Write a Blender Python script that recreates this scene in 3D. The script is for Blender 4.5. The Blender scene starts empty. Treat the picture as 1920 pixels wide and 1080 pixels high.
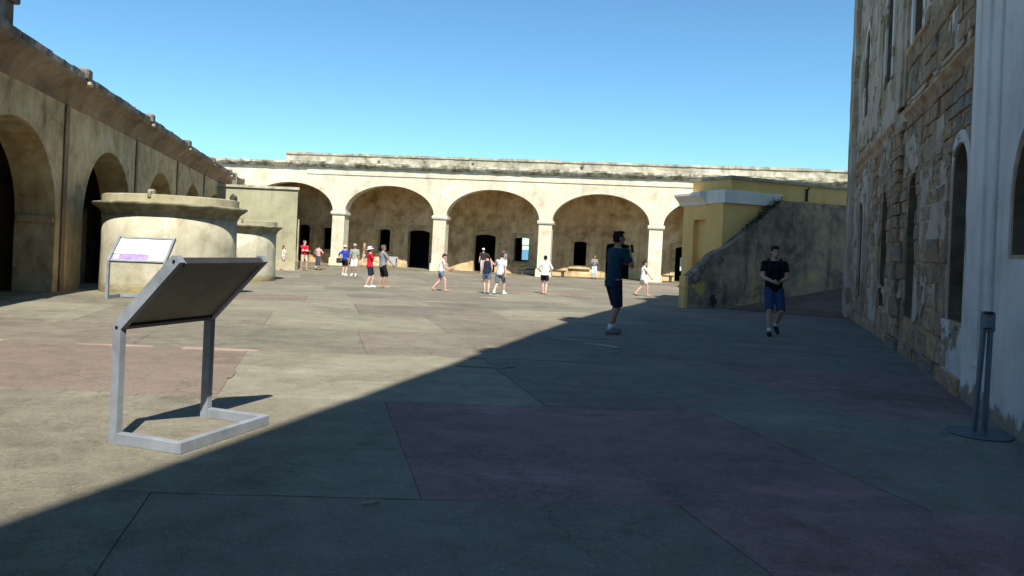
import bpy, bmesh, math, random
from mathutils import Vector, Matrix, noise
random.seed(7)
R = math.radians
SC = bpy.context.scene
COL = SC.collection

# ------------------------------------------------------------------ camera
cd = bpy.data.cameras.new('camera'); cam = bpy.data.objects.new('camera', cd); COL.objects.link(cam)
cd.sensor_width = 36.0; cd.lens = 36.0 * 1380 / 1920
cd.shift_y = -77 / 1920 ; cd.clip_start = 0.05; cd.clip_end = 20000
cam.matrix_world = Matrix.Translation((0, 0, 1.5)) @ Matrix.Rotation(R(90), 4, 'X') @ Matrix.Rotation(R(2.4), 4, 'Z')
SC.camera = cam
# ------------------------------------------------------------------ sky and sun
SUN_EL, SUN_AZ = 50.0, 13.0          # azimuth: degrees to the right of straight behind the camera
w = bpy.data.worlds.new('World'); SC.world = w; w.use_nodes = True
nt = w.node_tree; nt.nodes.clear()
sky = nt.nodes.new('ShaderNodeTexSky'); sky.sky_type = 'NISHITA'; sky.sun_disc = False
sky.sun_elevation = R(SUN_EL); sky.sun_rotation = R(180 - SUN_AZ)
sky.air_density = 1.0; sky.dust_density = 0.1; sky.ozone_density = 4.0
bg = nt.nodes.new('ShaderNodeBackground'); bg.inputs['Strength'].default_value = 0.098
tint = nt.nodes.new('ShaderNodeMix'); tint.data_type = 'RGBA'; tint.blend_type = 'MULTIPLY'
tint.inputs[0].default_value = 1.0; tint.inputs[7].default_value = (0.64, 0.915, 0.95, 1)
out = nt.nodes.new('ShaderNodeOutputWorld')
nt.links.new(sky.outputs[0], tint.inputs[6]); nt.links.new(tint.outputs[2], bg.inputs[0]); nt.links.new(bg.outputs[0], out.inputs[0])
sl = bpy.data.lights.new('sun', 'SUN'); so = bpy.data.objects.new('sun', sl); COL.objects.link(so)
sl.energy = 4.6; sl.angle = R(0.53); sl.color = (1.0, 0.95, 0.84)
ce = math.cos(R(SUN_EL))
so.rotation_euler = Vector((-math.sin(R(SUN_AZ)) * ce, math.cos(R(SUN_AZ)) * ce, -math.sin(R(SUN_EL)))).to_track_quat('-Z', 'Y').to_euler()
so.location = (0, 0, 60)
SC.view_settings.view_transform = 'Standard'; SC.view_settings.look = 'None'
SC.view_settings.exposure = 0.85; SC.view_settings.gamma = 1.0
SC.view_settings.use_curve_mapping = False

# ------------------------------------------------------------------ object helpers
def tag(o, label=None, cat=None, group=None, kind=None):
    if label: o['label'] = label
    if cat: o['category'] = cat
    if group: o['group'] = group
    if kind: o['kind'] = kind
    return o
def empty(name, loc=(0, 0, 0), rz=0.0, label=None, cat=None, group=None, tilt=0.0):
    o = bpy.data.objects.new(name, None); COL.objects.link(o)
    o.location = loc; o.rotation_euler = (0, tilt, rz); o.empty_display_size = 0.2
    return tag(o, label, cat, group)
def link(name, me, parent=None, loc=None, rot=None, scale=None):
    o = bpy.data.objects.new(name, me); COL.objects.link(o)
    if parent: o.parent = parent
    if loc is not None: o.location = loc
    if rot is not None: o.rotation_euler = rot
    if scale is not None: o.scale = scale
    return o
def mesh(bm, name, m, smooth=False):
    bmesh.ops.recalc_face_normals(bm, faces=bm.faces)
    me = bpy.data.meshes.new(name); bm.to_mesh(me); bm.free()
    for x in (m if isinstance(m, (list, tuple)) else [m]): me.materials.append(x)
    if smooth:
        for p in me.polygons: p.use_smooth = True
    return me
def obj(name, bm, m, parent=None, smooth=False, **k):
    return link(name, mesh(bm, name, m, smooth), parent, **k)
def B(): return bmesh.new()
def box(bm, x0, x1, y0, y1, z0, z1, bev=0.0, mi=0):
    v = [bm.verts.new((x, y, z)) for x in (x0, x1) for y in (y0, y1) for z in (z0, z1)]
    fs = [bm.faces.new([v[i] for i in f]) for f in ((0,1,3,2),(4,6,7,5),(0,4,5,1),(2,3,7,6),(0,2,6,4),(1,5,7,3))]
    for f in fs: f.material_index = mi
    if bev > 0:
        es = list({e for f in fs for e in f.edges})
        bmesh.ops.bevel(bm, geom=es, offset=bev, segments=1, affect='EDGES')
def quad(bm, *pts, mi=0):
    f = bm.faces.new([bm.verts.new(p) for p in pts]); f.material_index = mi; return f
def sweep(bm, prof, x0, x1, step=0.0, jit=0.0, seed=0.0, caps=True):
    """profile [(y, z)] closed, swept along x; jit wears the edges unevenly"""
    n = max(1, int(round((x1 - x0) / step))) if step else 1
    rings = []
    for i in range(n + 1):
        x = x0 + (x1 - x0) * i / n; r = []
        for k, (y, z) in enumerate(prof):
            d = noise.noise_vector(Vector((x * 1.7 + seed, k * 3.1, seed))) * jit if jit else Vector((0, 0, 0))
            d2 = noise.noise_vector(Vector((x * 6.3 + seed, k * 5.7, 9 + seed))) * jit * 0.6 if jit else Vector((0, 0, 0))
            r.append(bm.verts.new((x, y + d.y + d2.y, z + d.z + d2.z)))
        rings.append(r)
    m = len(prof)
    for a, b in zip(rings, rings[1:]):
        for k in range(m): bm.faces.new((a[k], a[(k + 1) % m], b[(k + 1) % m], b[k]))
    if caps:
        bm.faces.new(rings[0]); bm.faces.new(list(reversed(rings[-1])))
def lathe(bm, prof, n=48, jit=0.0, a0=0.0, a1=2 * math.pi):
    rings = []
    for i in range(n):
        a = a0 + (a1 - a0) * i / n; c, s = math.cos(a), math.sin(a); r_ = []
        for k, (r, z) in enumerate(prof):
            j = noise.noise(Vector((c * 3, s * 3, k * 2.3))) * jit if jit else 0
            r_.append(bm.verts.new(((r + j) * c, (r + j) * s, z + j * 0.7)))
        rings.append(r_)
    for i in range(n):
        a, b = rings[i], rings[(i + 1) % n]
        for k in range(len(prof) - 1): bm.faces.new((a[k], b[k], b[k + 1], a[k + 1]))
    bm.faces.new([r[-1] for r in rings]); bm.faces.new([r[0] for r in reversed(rings)])
def rod(bm, p, q, r0, r1=None, n=8, mi=0):
    p, q = Vector(p), Vector(q); r1 = r0 if r1 is None else r1
    d = (q - p).normalized(); u = d.orthogonal().normalized(); v = d.cross(u)
    A = [bm.verts.new(p + (u * math.cos(2*math.pi*i/n) + v * math.sin(2*math.pi*i/n)) * r0) for i in range(n)]
    C = [bm.verts.new(q + (u * math.cos(2*math.pi*i/n) + v * math.sin(2*math.pi*i/n)) * r1) for i in range(n)]
    for i in range(n): bm.faces.new((A[i], A[(i+1) % n], C[(i+1) % n], C[i])).material_index = mi
    bm.faces.new(list(reversed(A))).material_index = mi; bm.faces.new(C).material_index = mi
def arch_pts(a, b, zs, zc, kind, n=20):
    if kind == 'rect': return [(a, zc), (b, zc)]
    c, h = (a + b) / 2, (b - a) / 2
    return [(c - h * math.cos(math.pi * i / n), zs + (zc - zs) * math.sin(math.pi * i / n)) for i in range(n + 1)]
def opening(a, b, zb, zs, zc, kind='arch', blind=None, n=20):
    return dict(a=a, b=b, zb=zb, zs=zs, zc=zc, kind=kind, blind=blind, n=n)
def wall(bm, x0, x1, z0, z1, th, ops, mi_reveal=0, mi_blind=0, back=True):
    """wall slab, front face at y=0, thickness +y, with openings; z1 number or function of x"""
    top = z1 if callable(z1) else (lambda x: z1)
    ops = sorted(ops, key=lambda o: o['a'])
    def both(pts, thru=True):
        quad(bm, *[(x, 0, z) for x, z in pts])
        if back and thru: quad(bm, *[(x, th, z) for x, z in reversed(pts)])
    def cut(xa, xb):
        n = max(1, int((xb - xa) / 3.0))
        for i in range(n):
            p, q = xa + (xb - xa) * i / n, xa + (xb - xa) * (i + 1) / n
            both([(p, z0), (q, z0), (q, top(q)), (p, top(p))])
    x = x0
    for o in ops:
        a, b = o['a'], o['b']
        if a > x + 1e-4: cut(x, a)
        thru = o['blind'] is None; d = th if thru else o['blind']
        pts = arch_pts(a, b, o['zs'], o['zc'], o['kind'], o['n'])
        if o['zb'] > z0 + 1e-4: both([(a, z0), (b, z0), (b, o['zb']), (a, o['zb'])], thru)
        for (p, pz), (q, qz) in zip(pts, pts[1:]):
            both([(p, pz), (q, qz), (q, top(q)), (p, top(p))], thru)
            quad(bm, (p, 0, pz), (p, d, pz), (q, d, qz), (q, 0, qz), mi=mi_reveal)
        quad(bm, (a, 0, o['zb']), (a, d, o['zb']), (a, d, pts[0][1]), (a, 0, pts[0][1]), mi=mi_reveal)
        quad(bm, (b, 0, o['zb']), (b, 0, pts[-1][1]), (b, d, pts[-1][1]), (b, d, o['zb']), mi=mi_reveal)
        if o['zb'] > z0 + 1e-4: quad(bm, (a, 0, o['zb']), (b, 0, o['zb']), (b, d, o['zb']), (a, d, o['zb']), mi=mi_reveal)
        if not thru:
            bm.faces.new([bm.verts.new((p, d, z)) for p, z in [(a, o['zb']), (b, o['zb'])] + list(reversed(pts))]).material_index = mi_blind
            both_b = [(a, z0), (b, z0), (b, top(b)), (a, top(a))]
            if back: quad(bm, *[(p, th, z) for p, z in both_b])
        x = b
    if x < x1 - 1e-4: cut(x, x1)
    n = 8
    for i in range(n):
        p, q = x0 + (x1 - x0) * i / n, x0 + (x1 - x0) * (i + 1) / n
        quad(bm, (p, 0, top(p)), (q, 0, top(q)), (q, th, top(q)), (p, th, top(p)))
    quad(bm, (x0, 0, z0), (x0, 0, top(x0)), (x0, th, top(x0)), (x0, th, z0))
    quad(bm, (x1, 0, z0), (x1, th, z0), (x1, th, top(x1)), (x1, 0, top(x1)))

# ------------------------------------------------------------------ materials
def _n(t, typ, **k):
    n = t.nodes.new(typ)
    for a, v in k.items(): setattr(n, a, v)
    return n
def ramp(t, src, stops):
    r = _n(t, 'ShaderNodeValToRGB'); e = r.color_ramp.elements
    while len(e) < len(stops): e.new(0.5)
    for i, (p, c) in enumerate(stops):
        e[i].position = p; e[i].color = (c if len(c) == 4 else (*c, 1)) if isinstance(c, tuple) else (c, c, c, 1)
    t.links.new(src, r.inputs[0]); return r.outputs[0]
def nz(t, vec, scale, detail=5, rough=0.6, dist=0.0):
    n = _n(t, 'ShaderNodeTexNoise'); n.inputs['Scale'].default_value = scale; n.inputs['Detail'].default_value = detail
    n.inputs['Roughness'].default_value = rough; n.inputs['Distortion'].default_value = dist
    t.links.new(vec, n.inputs['Vector']); return n.outputs[0]
def mp(t, vec, scale, loc=(0, 0, 0)):
    m = _n(t, 'ShaderNodeMapping'); m.inputs['Scale'].default_value = scale; m.inputs['Location'].default_value = loc
    t.links.new(vec, m.inputs[0]); return m.outputs[0]
def mix(t, fac, a, b, mode='MIX'):
    m = _n(t, 'ShaderNodeMix', data_type='RGBA', blend_type=mode)
    for i, v in ((0, fac), (6, a), (7, b)):
        if hasattr(v, 'links') or hasattr(v, 'is_linked'): t.links.new(v, m.inputs[i])
        elif isinstance(v, (int, float)): m.inputs[i].default_value = v if i == 0 else (v, v, v, 1)
        else: m.inputs[i].default_value = (*v, 1)
    return m.outputs[2]
def math_(t, op, a, b=0.0):
    m = _n(t, 'ShaderNodeMath', operation=op)
    for i, v in ((0, a), (1, b)):
        if isinstance(v, (int, float)): m.inputs[i].default_value = v
        else: t.links.new(v, m.inputs[i])
    return m.outputs[0]
def newmat(name):
    m = bpy.data.materials.new(name); m.use_nodes = True; t = m.node_tree; t.nodes.clear()
    b = _n(t, 'ShaderNodeBsdfPrincipled'); o = _n(t, 'ShaderNodeOutputMaterial'); t.links.new(b.outputs[0], o.inputs[0])
    return m, t, b
def bump(t, b, h, strength, dist=0.02):
    n = _n(t, 'ShaderNodeBump'); n.inputs['Strength'].default_value = strength; n.inputs['Distance'].default_value = dist
    t.links.new(h, n.inputs['Height']); t.links.new(n.outputs[0], b.inputs['Normal'])
def plain(name, c, rough=0.6, metal=0.0, spec=0.4, var=0.12, scale=9.0):
    m, t, b = newmat(name); tc = _n(t, 'ShaderNodeTexCoord')
    f = nz(t, tc.outputs['Object'], scale)
    t.links.new(ramp(t, f, [(0.3, tuple(x * (1 - var) for x in c)), (0.7, tuple(min(1, x * (1 + var)) for x in c))]), b.inputs['Base Color'])
    b.inputs['Roughness'].default_value = rough; b.inputs['Metallic'].default_value = metal; b.inputs['Specular IOR Level'].default_value = spec
    return m
def weathered(name, cols, big=0.35, fine=2.2, streak=0.5, streak_col=(0.09, 0.085, 0.06), grime=0.25, bmp=0.35, rough=0.92,
              chips=0.0, chip_col=(0.32, 0.25, 0.16), perobj=0.0, base_wear=None):
    """lime plaster / stone: tone patches, fine mottling, run-down streaks, grime blotches, lost-plaster chips"""
    m, t, b = newmat(name); tc = _n(t, 'ShaderNodeTexCoord'); v = tc.outputs['Object']
    if perobj:
        oi = _n(t, 'ShaderNodeObjectInfo'); ad = _n(t, 'ShaderNodeVectorMath', operation='ADD')
        cx = _n(t, 'ShaderNodeCombineXYZ'); t.links.new(math_(t, 'MULTIPLY', oi.outputs['Random'], 40.0), cx.inputs[0])
        t.links.new(v, ad.inputs[0]); t.links.new(cx.outputs[0], ad.inputs[1]); v = ad.outputs[0]
    n1 = nz(t, v, big, 6, 0.62, 0.6); n2 = nz(t, v, fine, 8, 0.65, 0.2)
    f = math_(t, 'ADD', math_(t, 'MULTIPLY', n1, 0.62), math_(t, 'MULTIPLY', n2, 0.38))
    k = len(cols); col = ramp(t, f, [(0.34 + 0.32 * i / (k - 1), c) for i, c in enumerate(cols)])
    if streak:
        s = nz(t, mp(t, v, (2.3, 2.3, 0.16)), 1.6, 6, 0.6, 0.3)
        sm = nz(t, v, 0.5, 3)
        col = mix(t, math_(t, 'MULTIPLY', math_(t, 'MULTIPLY', ramp(t, s, [(0.5, 0.0), (0.72, 1.0)]), ramp(t, sm, [(0.4, 0.2), (0.62, 1.0)])), streak), col, streak_col)
    if grime:
        g = nz(t, v, 1.1, 9, 0.72, 0.8)
        col = mix(t, math_(t, 'MULTIPLY', ramp(t, g, [(0.55, 0.0), (0.68, 1.0)]), grime), col, tuple(x * 0.55 for x in cols[0]))
    h = nz(t, v, 14, 8, 0.7)
    if chips:
        c1 = nz(t, v, 0.8, 8, 0.68, 0.5); cm = ramp(t, c1, [(0.60 - 0.16 * chips, 0.0), (0.625 - 0.16 * chips, 1.0)])
        cc = mix(t, nz(t, v, 7, 5), tuple(x * 0.55 for x in chip_col), tuple(x * 1.25 for x in chip_col))
        col = mix(t, cm, col, cc); h = math_(t, 'SUBTRACT', h, math_(t, 'MULTIPLY', cm, 0.8))
    if base_wear:
        z0, z1, bc = base_wear
        sp = _n(t, 'ShaderNodeSeparateXYZ'); t.links.new(tc.outputs['Object'], sp.inputs[0])
        mr = _n(t, 'ShaderNodeMapRange'); mr.inputs[1].default_value = z0; mr.inputs[2].default_value = z1; mr.inputs[3].default_value = 1; mr.inputs[4].default_value = 0
        t.links.new(sp.outputs[2], mr.inputs[0])
        ff = ramp(t, math_(t, 'ADD', mr.outputs[0], math_(t, 'MULTIPLY', math_(t, 'SUBTRACT', nz(t, v, 2.4, 8, 0.7, 0.4), 0.5), 1.6)), [(0.44, 0.0), (0.54, 1.0)])
        cc = mix(t, nz(t, v, 5, 6, 0.7), tuple(x * 0.45 for x in bc), tuple(x * 1.3 for x in bc))
        col = mix(t, ff, col, cc); h = math_(t, 'SUBTRACT', h, math_(t, 'MULTIPLY', ff, 0.7))
    if perobj:
        oi2 = _n(t, 'ShaderNodeObjectInfo')
        col = mix(t, perobj, col, ramp(t, oi2.outputs['Random'], [(0.0, (0.30, 0.27, 0.24)), (0.35, (0.8, 0.66, 0.5)), (0.7, (0.62, 0.6, 0.56)), (1.0, (1.0, 0.92, 0.8))]), 'MULTIPLY')
    t.links.new(col, b.inputs['Base Color']); b.inputs['Roughness'].default_value = rough; b.inputs['Specular IOR Level'].default_value = 0.2
    bump(t, b, h, bmp, 0.03)
    return m

M = {}
M['cream'] = weathered('cream_lime_plaster', [(0.388, 0.333, 0.237), (0.563, 0.502, 0.375), (0.650, 0.589, 0.456), (0.776, 0.733, 0.622)], big=0.6, fine=2.0, streak=0.4, streak_col=(0.30, 0.25, 0.16), grime=0.3)
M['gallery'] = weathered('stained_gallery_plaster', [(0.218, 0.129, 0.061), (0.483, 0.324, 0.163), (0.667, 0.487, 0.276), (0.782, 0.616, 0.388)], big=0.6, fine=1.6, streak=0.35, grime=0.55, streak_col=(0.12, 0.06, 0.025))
M['parapet'] = weathered('weather_blackened_parapet', [(0.12, 0.115, 0.09), (0.34, 0.31, 0.23), (0.5, 0.46, 0.35), (0.7, 0.66, 0.55)], big=0.8, fine=2.6, streak=0.55, streak_col=(0.07, 0.07, 0.055), grime=0.5)
M['ledge'] = weathered('blackened_cornice_stone', [(0.07, 0.075, 0.05), (0.2, 0.19, 0.13), (0.5, 0.47, 0.38), (0.72, 0.69, 0.6)], big=1.6, fine=4.0, streak=0.3, grime=0.6)
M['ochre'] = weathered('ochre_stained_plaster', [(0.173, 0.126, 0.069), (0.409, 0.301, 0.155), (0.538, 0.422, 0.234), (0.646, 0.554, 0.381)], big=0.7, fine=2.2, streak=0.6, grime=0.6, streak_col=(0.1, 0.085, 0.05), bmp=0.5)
M['soffit'] = weathered('reddish_cornice_plaster', [(0.110, 0.076, 0.049), (0.242, 0.167, 0.108), (0.363, 0.268, 0.179)], big=0.6, fine=2.0, streak=0.4, grime=0.5)
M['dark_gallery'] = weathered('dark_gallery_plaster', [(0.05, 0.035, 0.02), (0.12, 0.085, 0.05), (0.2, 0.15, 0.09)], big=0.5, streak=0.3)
M['coping'] = weathered('sooty_coping_stone', [(0.05, 0.045, 0.04), (0.16, 0.14, 0.12), (0.34, 0.31, 0.28)], big=1.2, fine=5, streak=0.4, grime=0.5, perobj=0.0, bmp=0.7)
M['cistern'] = weathered('pale_cistern_plaster', [(0.242, 0.216, 0.146), (0.379, 0.352, 0.256), (0.465, 0.441, 0.338), (0.543, 0.522, 0.424)], big=0.9, fine=2.4, streak=0.55, streak_col=(0.26, 0.22, 0.11), grime=0.25, base_wear=(-0.15, 0.55, (0.42, 0.36, 0.2)))
M['cistern_rim'] = weathered('dark_cistern_rim', [(0.07, 0.07, 0.045), (0.16, 0.155, 0.10), (0.3, 0.28, 0.2), (0.5, 0.48, 0.38)], big=0.9, fine=3.5, streak=0.5, grime=0.5)  # rim in darker mottled tones than the drum and cap
M['cistern_top'] = weathered('pale_cistern_cap', [(0.255, 0.230, 0.137), (0.391, 0.353, 0.228), (0.493, 0.451, 0.327)], big=0.9, fine=3.0, streak=0.35, grime=0.4)
M['greenish'] = weathered('grey_green_render', [(0.237, 0.228, 0.141), (0.342, 0.326, 0.211), (0.418, 0.391, 0.264)], big=0.4, fine=1.6, streak=0.45, streak_col=(0.16, 0.15, 0.1), grime=0.25)
M['white'] = weathered('white_limewash', [(0.576, 0.486, 0.420), (0.756, 0.653, 0.575), (0.876, 0.767, 0.685)], big=0.5, fine=1.8, streak=0.55, streak_col=(0.36, 0.29, 0.21), grime=0.18, base_wear=(-0.12, 0.42, (0.36, 0.27, 0.19)))
M['white_hi'] = weathered('white_limewash_flaking', [(0.529, 0.439, 0.380), (0.736, 0.622, 0.541), (0.862, 0.734, 0.655)], big=0.6, fine=2.2, streak=0.5, streak_col=(0.34, 0.27, 0.2), grime=0.3, chips=0.35)
M['mortar'] = weathered('rough_brown_mortar', [(0.281, 0.161, 0.084), (0.497, 0.312, 0.175), (0.670, 0.458, 0.283)], big=1.2, fine=4.5, streak=0.3, grime=0.5, bmp=0.9)
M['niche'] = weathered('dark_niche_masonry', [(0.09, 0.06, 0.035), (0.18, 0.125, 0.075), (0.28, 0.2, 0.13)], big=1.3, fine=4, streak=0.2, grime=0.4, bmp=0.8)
M['stone'] = weathered('sandstone_block', [(0.330, 0.186, 0.100), (0.595, 0.374, 0.217), (0.771, 0.530, 0.347)], big=2.0, fine=7, streak=0.25, grime=0.6, bmp=1.0, perobj=0.55, chips=0.25, chip_col=(0.5, 0.42, 0.34))
M['pinkish'] = weathered('faded_pinkish_plaster', [(0.403, 0.274, 0.193), (0.560, 0.412, 0.302), (0.672, 0.539, 0.420)], big=0.7, fine=2.6, streak=0.5, streak_col=(0.25, 0.17, 0.11), grime=0.3, chips=0.55, chip_col=(0.42, 0.3, 0.17), bmp=0.6)
M['upper'] = weathered('plain_upper_limewash', [(0.462, 0.400, 0.333), (0.605, 0.530, 0.450), (0.726, 0.640, 0.540)], big=0.4, streak=0.4)
M['yellow'] = weathered('yellow_paint', [(0.684, 0.410, 0.132), (0.821, 0.513, 0.182), (0.880, 0.581, 0.220)], big=0.4, fine=1.5, streak=0.12, streak_col=(0.25, 0.18, 0.06), grime=0.08, bmp=0.12)
M['yellow_old'] = weathered('stained_yellow_plaster', [(0.40, 0.27, 0.06), (0.54, 0.38, 0.1), (0.6, 0.44, 0.15)], big=0.6, fine=2, streak=0.3, grime=0.2)
M['trim'] = weathered('white_trim_paint', [(0.693, 0.600, 0.503), (0.819, 0.720, 0.617), (0.871, 0.780, 0.674)], big=0.5, streak=0.15, grime=0.06, bmp=0.08)
M['stairwall'] = weathered('blotched_grey_stair_render', [(0.069, 0.052, 0.041), (0.233, 0.166, 0.112), (0.410, 0.292, 0.190), (0.601, 0.373, 0.136)], big=0.6, fine=2.6, streak=0.6, streak_col=(0.045, 0.04, 0.04), grime=0.65, bmp=0.6)
M['roughcap'] = weathered('bare_rubble_cap', [(0.076, 0.070, 0.063), (0.221, 0.195, 0.161), (0.425, 0.382, 0.322)], big=1.6, fine=5, streak=0.1, grime=0.5, bmp=1.0)
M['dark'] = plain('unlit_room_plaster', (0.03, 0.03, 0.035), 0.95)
M['alu'] = weathered('galvanised_metal', [(0.15, 0.165, 0.19), (0.21, 0.23, 0.26), (0.28, 0.30, 0.335)], big=2.2, fine=9, streak=0.35, streak_col=(0.12, 0.13, 0.145), grime=0.2, rough=0.5, bmp=0.06)
M['rail'] = plain('dark_bronze_rail', (0.035, 0.033, 0.03), 0.45)
M['panelback'] = weathered('dull_panel_back', [(0.150, 0.143, 0.109), (0.210, 0.195, 0.147), (0.255, 0.240, 0.186)], big=2, fine=9, streak=0.1, grime=0.1, rough=0.7, bmp=0.05)
M['bolt'] = plain('dark_bolt', (0.02, 0.02, 0.022), 0.4, 0.6)
M['print_white'] = plain('printed_white', (0.82, 0.82, 0.84), 0.35, var=0.02)
M['print_purple'] = plain('printed_purple', (0.30, 0.22, 0.45), 0.35, var=0.25, scale=6)
M['print_green'] = plain('printed_pale_green', (0.42, 0.58, 0.42), 0.35, var=0.2, scale=8)
M['print_grey'] = plain('printed_grey_ink', (0.32, 0.28, 0.34), 0.4)
M['print_lilac'] = plain('printed_lilac', (0.62, 0.58, 0.72), 0.35, var=0.1)
M['greypanel'] = plain('grey_panel', (0.3, 0.31, 0.31), 0.6)
M['steel'] = plain('grey_stanchion_paint', (0.16, 0.18, 0.21), 0.5, 0.3)
M['steel_dk'] = plain('black_rubber', (0.02, 0.02, 0.022), 0.6)
M['bench'] = plain('dark_bench_wood', (0.05, 0.045, 0.04), 0.7)
M['lichen'] = plain('dark_green_growth', (0.035, 0.045, 0.018), 0.95, var=0.5, scale=14)
M['black_lamp'] = plain('dark_lamp_housing', (0.05, 0.055, 0.035), 0.6)
M['paper'] = plain('notice_paper', (0.6, 0.6, 0.62), 0.7, var=0.05)
M['sea'] = None

def slab_mat(name, cols, light, lightamt, ew=-7.0, eo=0.0):
    m, t, b = newmat(name); tc = _n(t, 'ShaderNodeTexCoord'); v = tc.outputs['Object']
    oi = _n(t, 'ShaderNodeObjectInfo')
    n1 = nz(t, v, 0.45, 8, 0.62, 0.7); n2 = nz(t, v, 3.2, 10, 0.75, 0.3); n3 = nz(t, v, 26, 6, 0.7)
    f = math_(t, 'ADD', math_(t, 'ADD', math_(t, 'MULTIPLY', n1, 0.36), math_(t, 'MULTIPLY', n2, 0.40)), math_(t, 'MULTIPLY', n3, 0.24))
    k = len(cols); col = ramp(t, f, [(0.39 + 0.22 * i / (k - 1), c) for i, c in enumerate(cols)])
    tint_ = ramp(t, oi.outputs['Random'], [(0.0, (0.90, 0.90, 0.91)), (0.35, (1.0, 1.0, 0.99)), (0.7, (0.95, 0.96, 0.94)), (1.0, (1.06, 1.05, 1.03))])
    col = mix(t, 1.0, col, tint_, 'MULTIPLY')
    # dark damp smears and scuffed pale wear, both continuing across the joints
    sm = nz(t, mp(t, v, (0.4, 1.1, 1)), 1.0, 9, 0.68, 0.5)
    col = mix(t, math_(t, 'MULTIPLY', ramp(t, sm, [(0.53, 0.0), (0.68, 1.0)]), 0.28), col, tuple(x * 0.55 for x in cols[0]))
    col = mix(t, math_(t, 'MULTIPLY', ramp(t, nz(t, mp(t, v, (0.6, 1.6, 1), (7, 3, 0)), 0.9, 10, 0.72, 0.6), [(0.55, 0.0), (0.68, 1.0)]), lightamt), col, light)
    # spalled, paler crumbs along parts of the edges only
    uv = _n(t, 'ShaderNodeSeparateXYZ'); t.links.new(tc.outputs['UV'], uv.inputs[0])
    ed = math_(t, 'MINIMUM', math_(t, 'MINIMUM', uv.outputs[0], math_(t, 'SUBTRACT', 3.0, uv.outputs[0])), math_(t, 'MINIMUM', uv.outputs[1], math_(t, 'SUBTRACT', 2.7, uv.outputs[1])))
    e = math_(t, 'ADD', math_(t, 'MULTIPLY', ed, ew), math_(t, 'ADD', eo, math_(t, 'MULTIPLY', nz(t, mp(t, v, (1, 1, 1), (3, 9, 0)), 1.3, 9, 0.75), 2.0)))
    em = ramp(t, e, [(1.04, 0.0), (1.12, 1.0)])
    col = mix(t, math_(t, 'MULTIPLY', em, 0.7), col, light)
    cr = nz(t, v, 1.4, 12, 0.62, 1.2)          # hairline cracks: thin iso-line of a noise
    cm = ramp(t, math_(t, 'ABSOLUTE', math_(t, 'SUBTRACT', cr, 0.5)), [(0.0, 1.0), (0.012, 0.0)])
    cmk = ramp(t, nz(t, v, 0.35, 3), [(0.50, 0.0), (0.58, 1.0)])
    col = mix(t, math_(t, 'MULTIPLY', math_(t, 'MULTIPLY', cm, cmk), 0.6), col, tuple(x * 0.3 for x in cols[0]))
    dots = nz(t, v, 38, 3, 0.5)
    col = mix(t, math_(t, 'MULTIPLY', ramp(t, dots, [(0.64, 0.0), (0.70, 1.0)]), 0.45), col, light)
    col = mix(t, 1.0, col, ramp(t, nz(t, v, 75, 4, 0.7), [(0.32, (0.78, 0.78, 0.79)), (0.5, (1.0, 1.0, 1.0)), (0.68, (1.2, 1.19, 1.18))]), 'MULTIPLY')
    t.links.new(col, b.inputs['Base Color']); b.inputs['Roughness'].default_value = 0.88; b.inputs['Specular IOR Level'].default_value = 0.25
    bump(t, b, math_(t, 'ADD', nz(t, v, 30, 8, 0.7), math_(t, 'MULTIPLY', n2, 1.5)), 0.3, 0.02)
    return m
M['slab_olive'] = slab_mat('olive_concrete', [(0.106, 0.094, 0.069), (0.181, 0.162, 0.121), (0.240, 0.217, 0.162)], (0.34, 0.32, 0.24), 0.35)
M['slab_pale'] = slab_mat('pale_olive_concrete', [(0.138, 0.123, 0.089), (0.213, 0.193, 0.143), (0.277, 0.254, 0.190)], (0.38, 0.36, 0.27), 0.4)
M['slab_pink'] = slab_mat('pink_stained_concrete', [(0.144, 0.112, 0.087), (0.203, 0.158, 0.123), (0.243, 0.190, 0.151)], (0.46, 0.32, 0.27), 0.25)
M['slab_brown'] = slab_mat('brown_grey_concrete', [(0.120, 0.098, 0.078), (0.184, 0.155, 0.123), (0.234, 0.198, 0.156)], (0.36, 0.32, 0.24), 0.3)
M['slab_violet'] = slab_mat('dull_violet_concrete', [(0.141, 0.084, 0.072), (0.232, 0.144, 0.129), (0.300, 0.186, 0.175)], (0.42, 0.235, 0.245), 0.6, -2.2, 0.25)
M['joint'] = weathered('dirty_joint_sand', [(0.078, 0.066, 0.042), (0.136, 0.116, 0.076), (0.233, 0.200, 0.132)], big=2.5, fine=9, streak=0, grime=0.2)
M['dust'] = weathered('pale_flaking_screed', [(0.22, 0.205, 0.155), (0.29, 0.27, 0.205), (0.36, 0.335, 0.26)], big=2, fine=7, streak=0, grime=0.1)
M['pinkdust'] = weathered('pale_pink_screed', [(0.25, 0.18, 0.15), (0.33, 0.245, 0.205), (0.42, 0.32, 0.28)], big=2, fine=7, streak=0, grime=0.1)
M['rampmat'] = weathered('reddish_ramp_screed', [(0.121, 0.067, 0.047), (0.176, 0.095, 0.068), (0.220, 0.128, 0.093)], big=0.6, fine=3, streak=0, grime=0.3)
M['galfloor'] = weathered('gallery_floor', [(0.12, 0.10, 0.07), (0.17, 0.15, 0.10), (0.22, 0.19, 0.13)], big=0.6, fine=3, streak=0, grime=0.3)
m, t, b = newmat('deep_blue_sea'); b.inputs['Base Color'].default_value = (0.02, 0.09, 0.16, 1); b.inputs['Roughness'].default_value = 0.25
tcs = _n(t, 'ShaderNodeTexCoord'); bump(t, b, nz(t, tcs.outputs['Object'], 0.35, 6), 0.5, 0.5); M['sea'] = m

# ------------------------------------------------------------------ ground
def gz(y):
    t = min(max((y - 15) / 15, 0), 1); return -0.37 * t * t * (3 - 2 * t)
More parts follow.
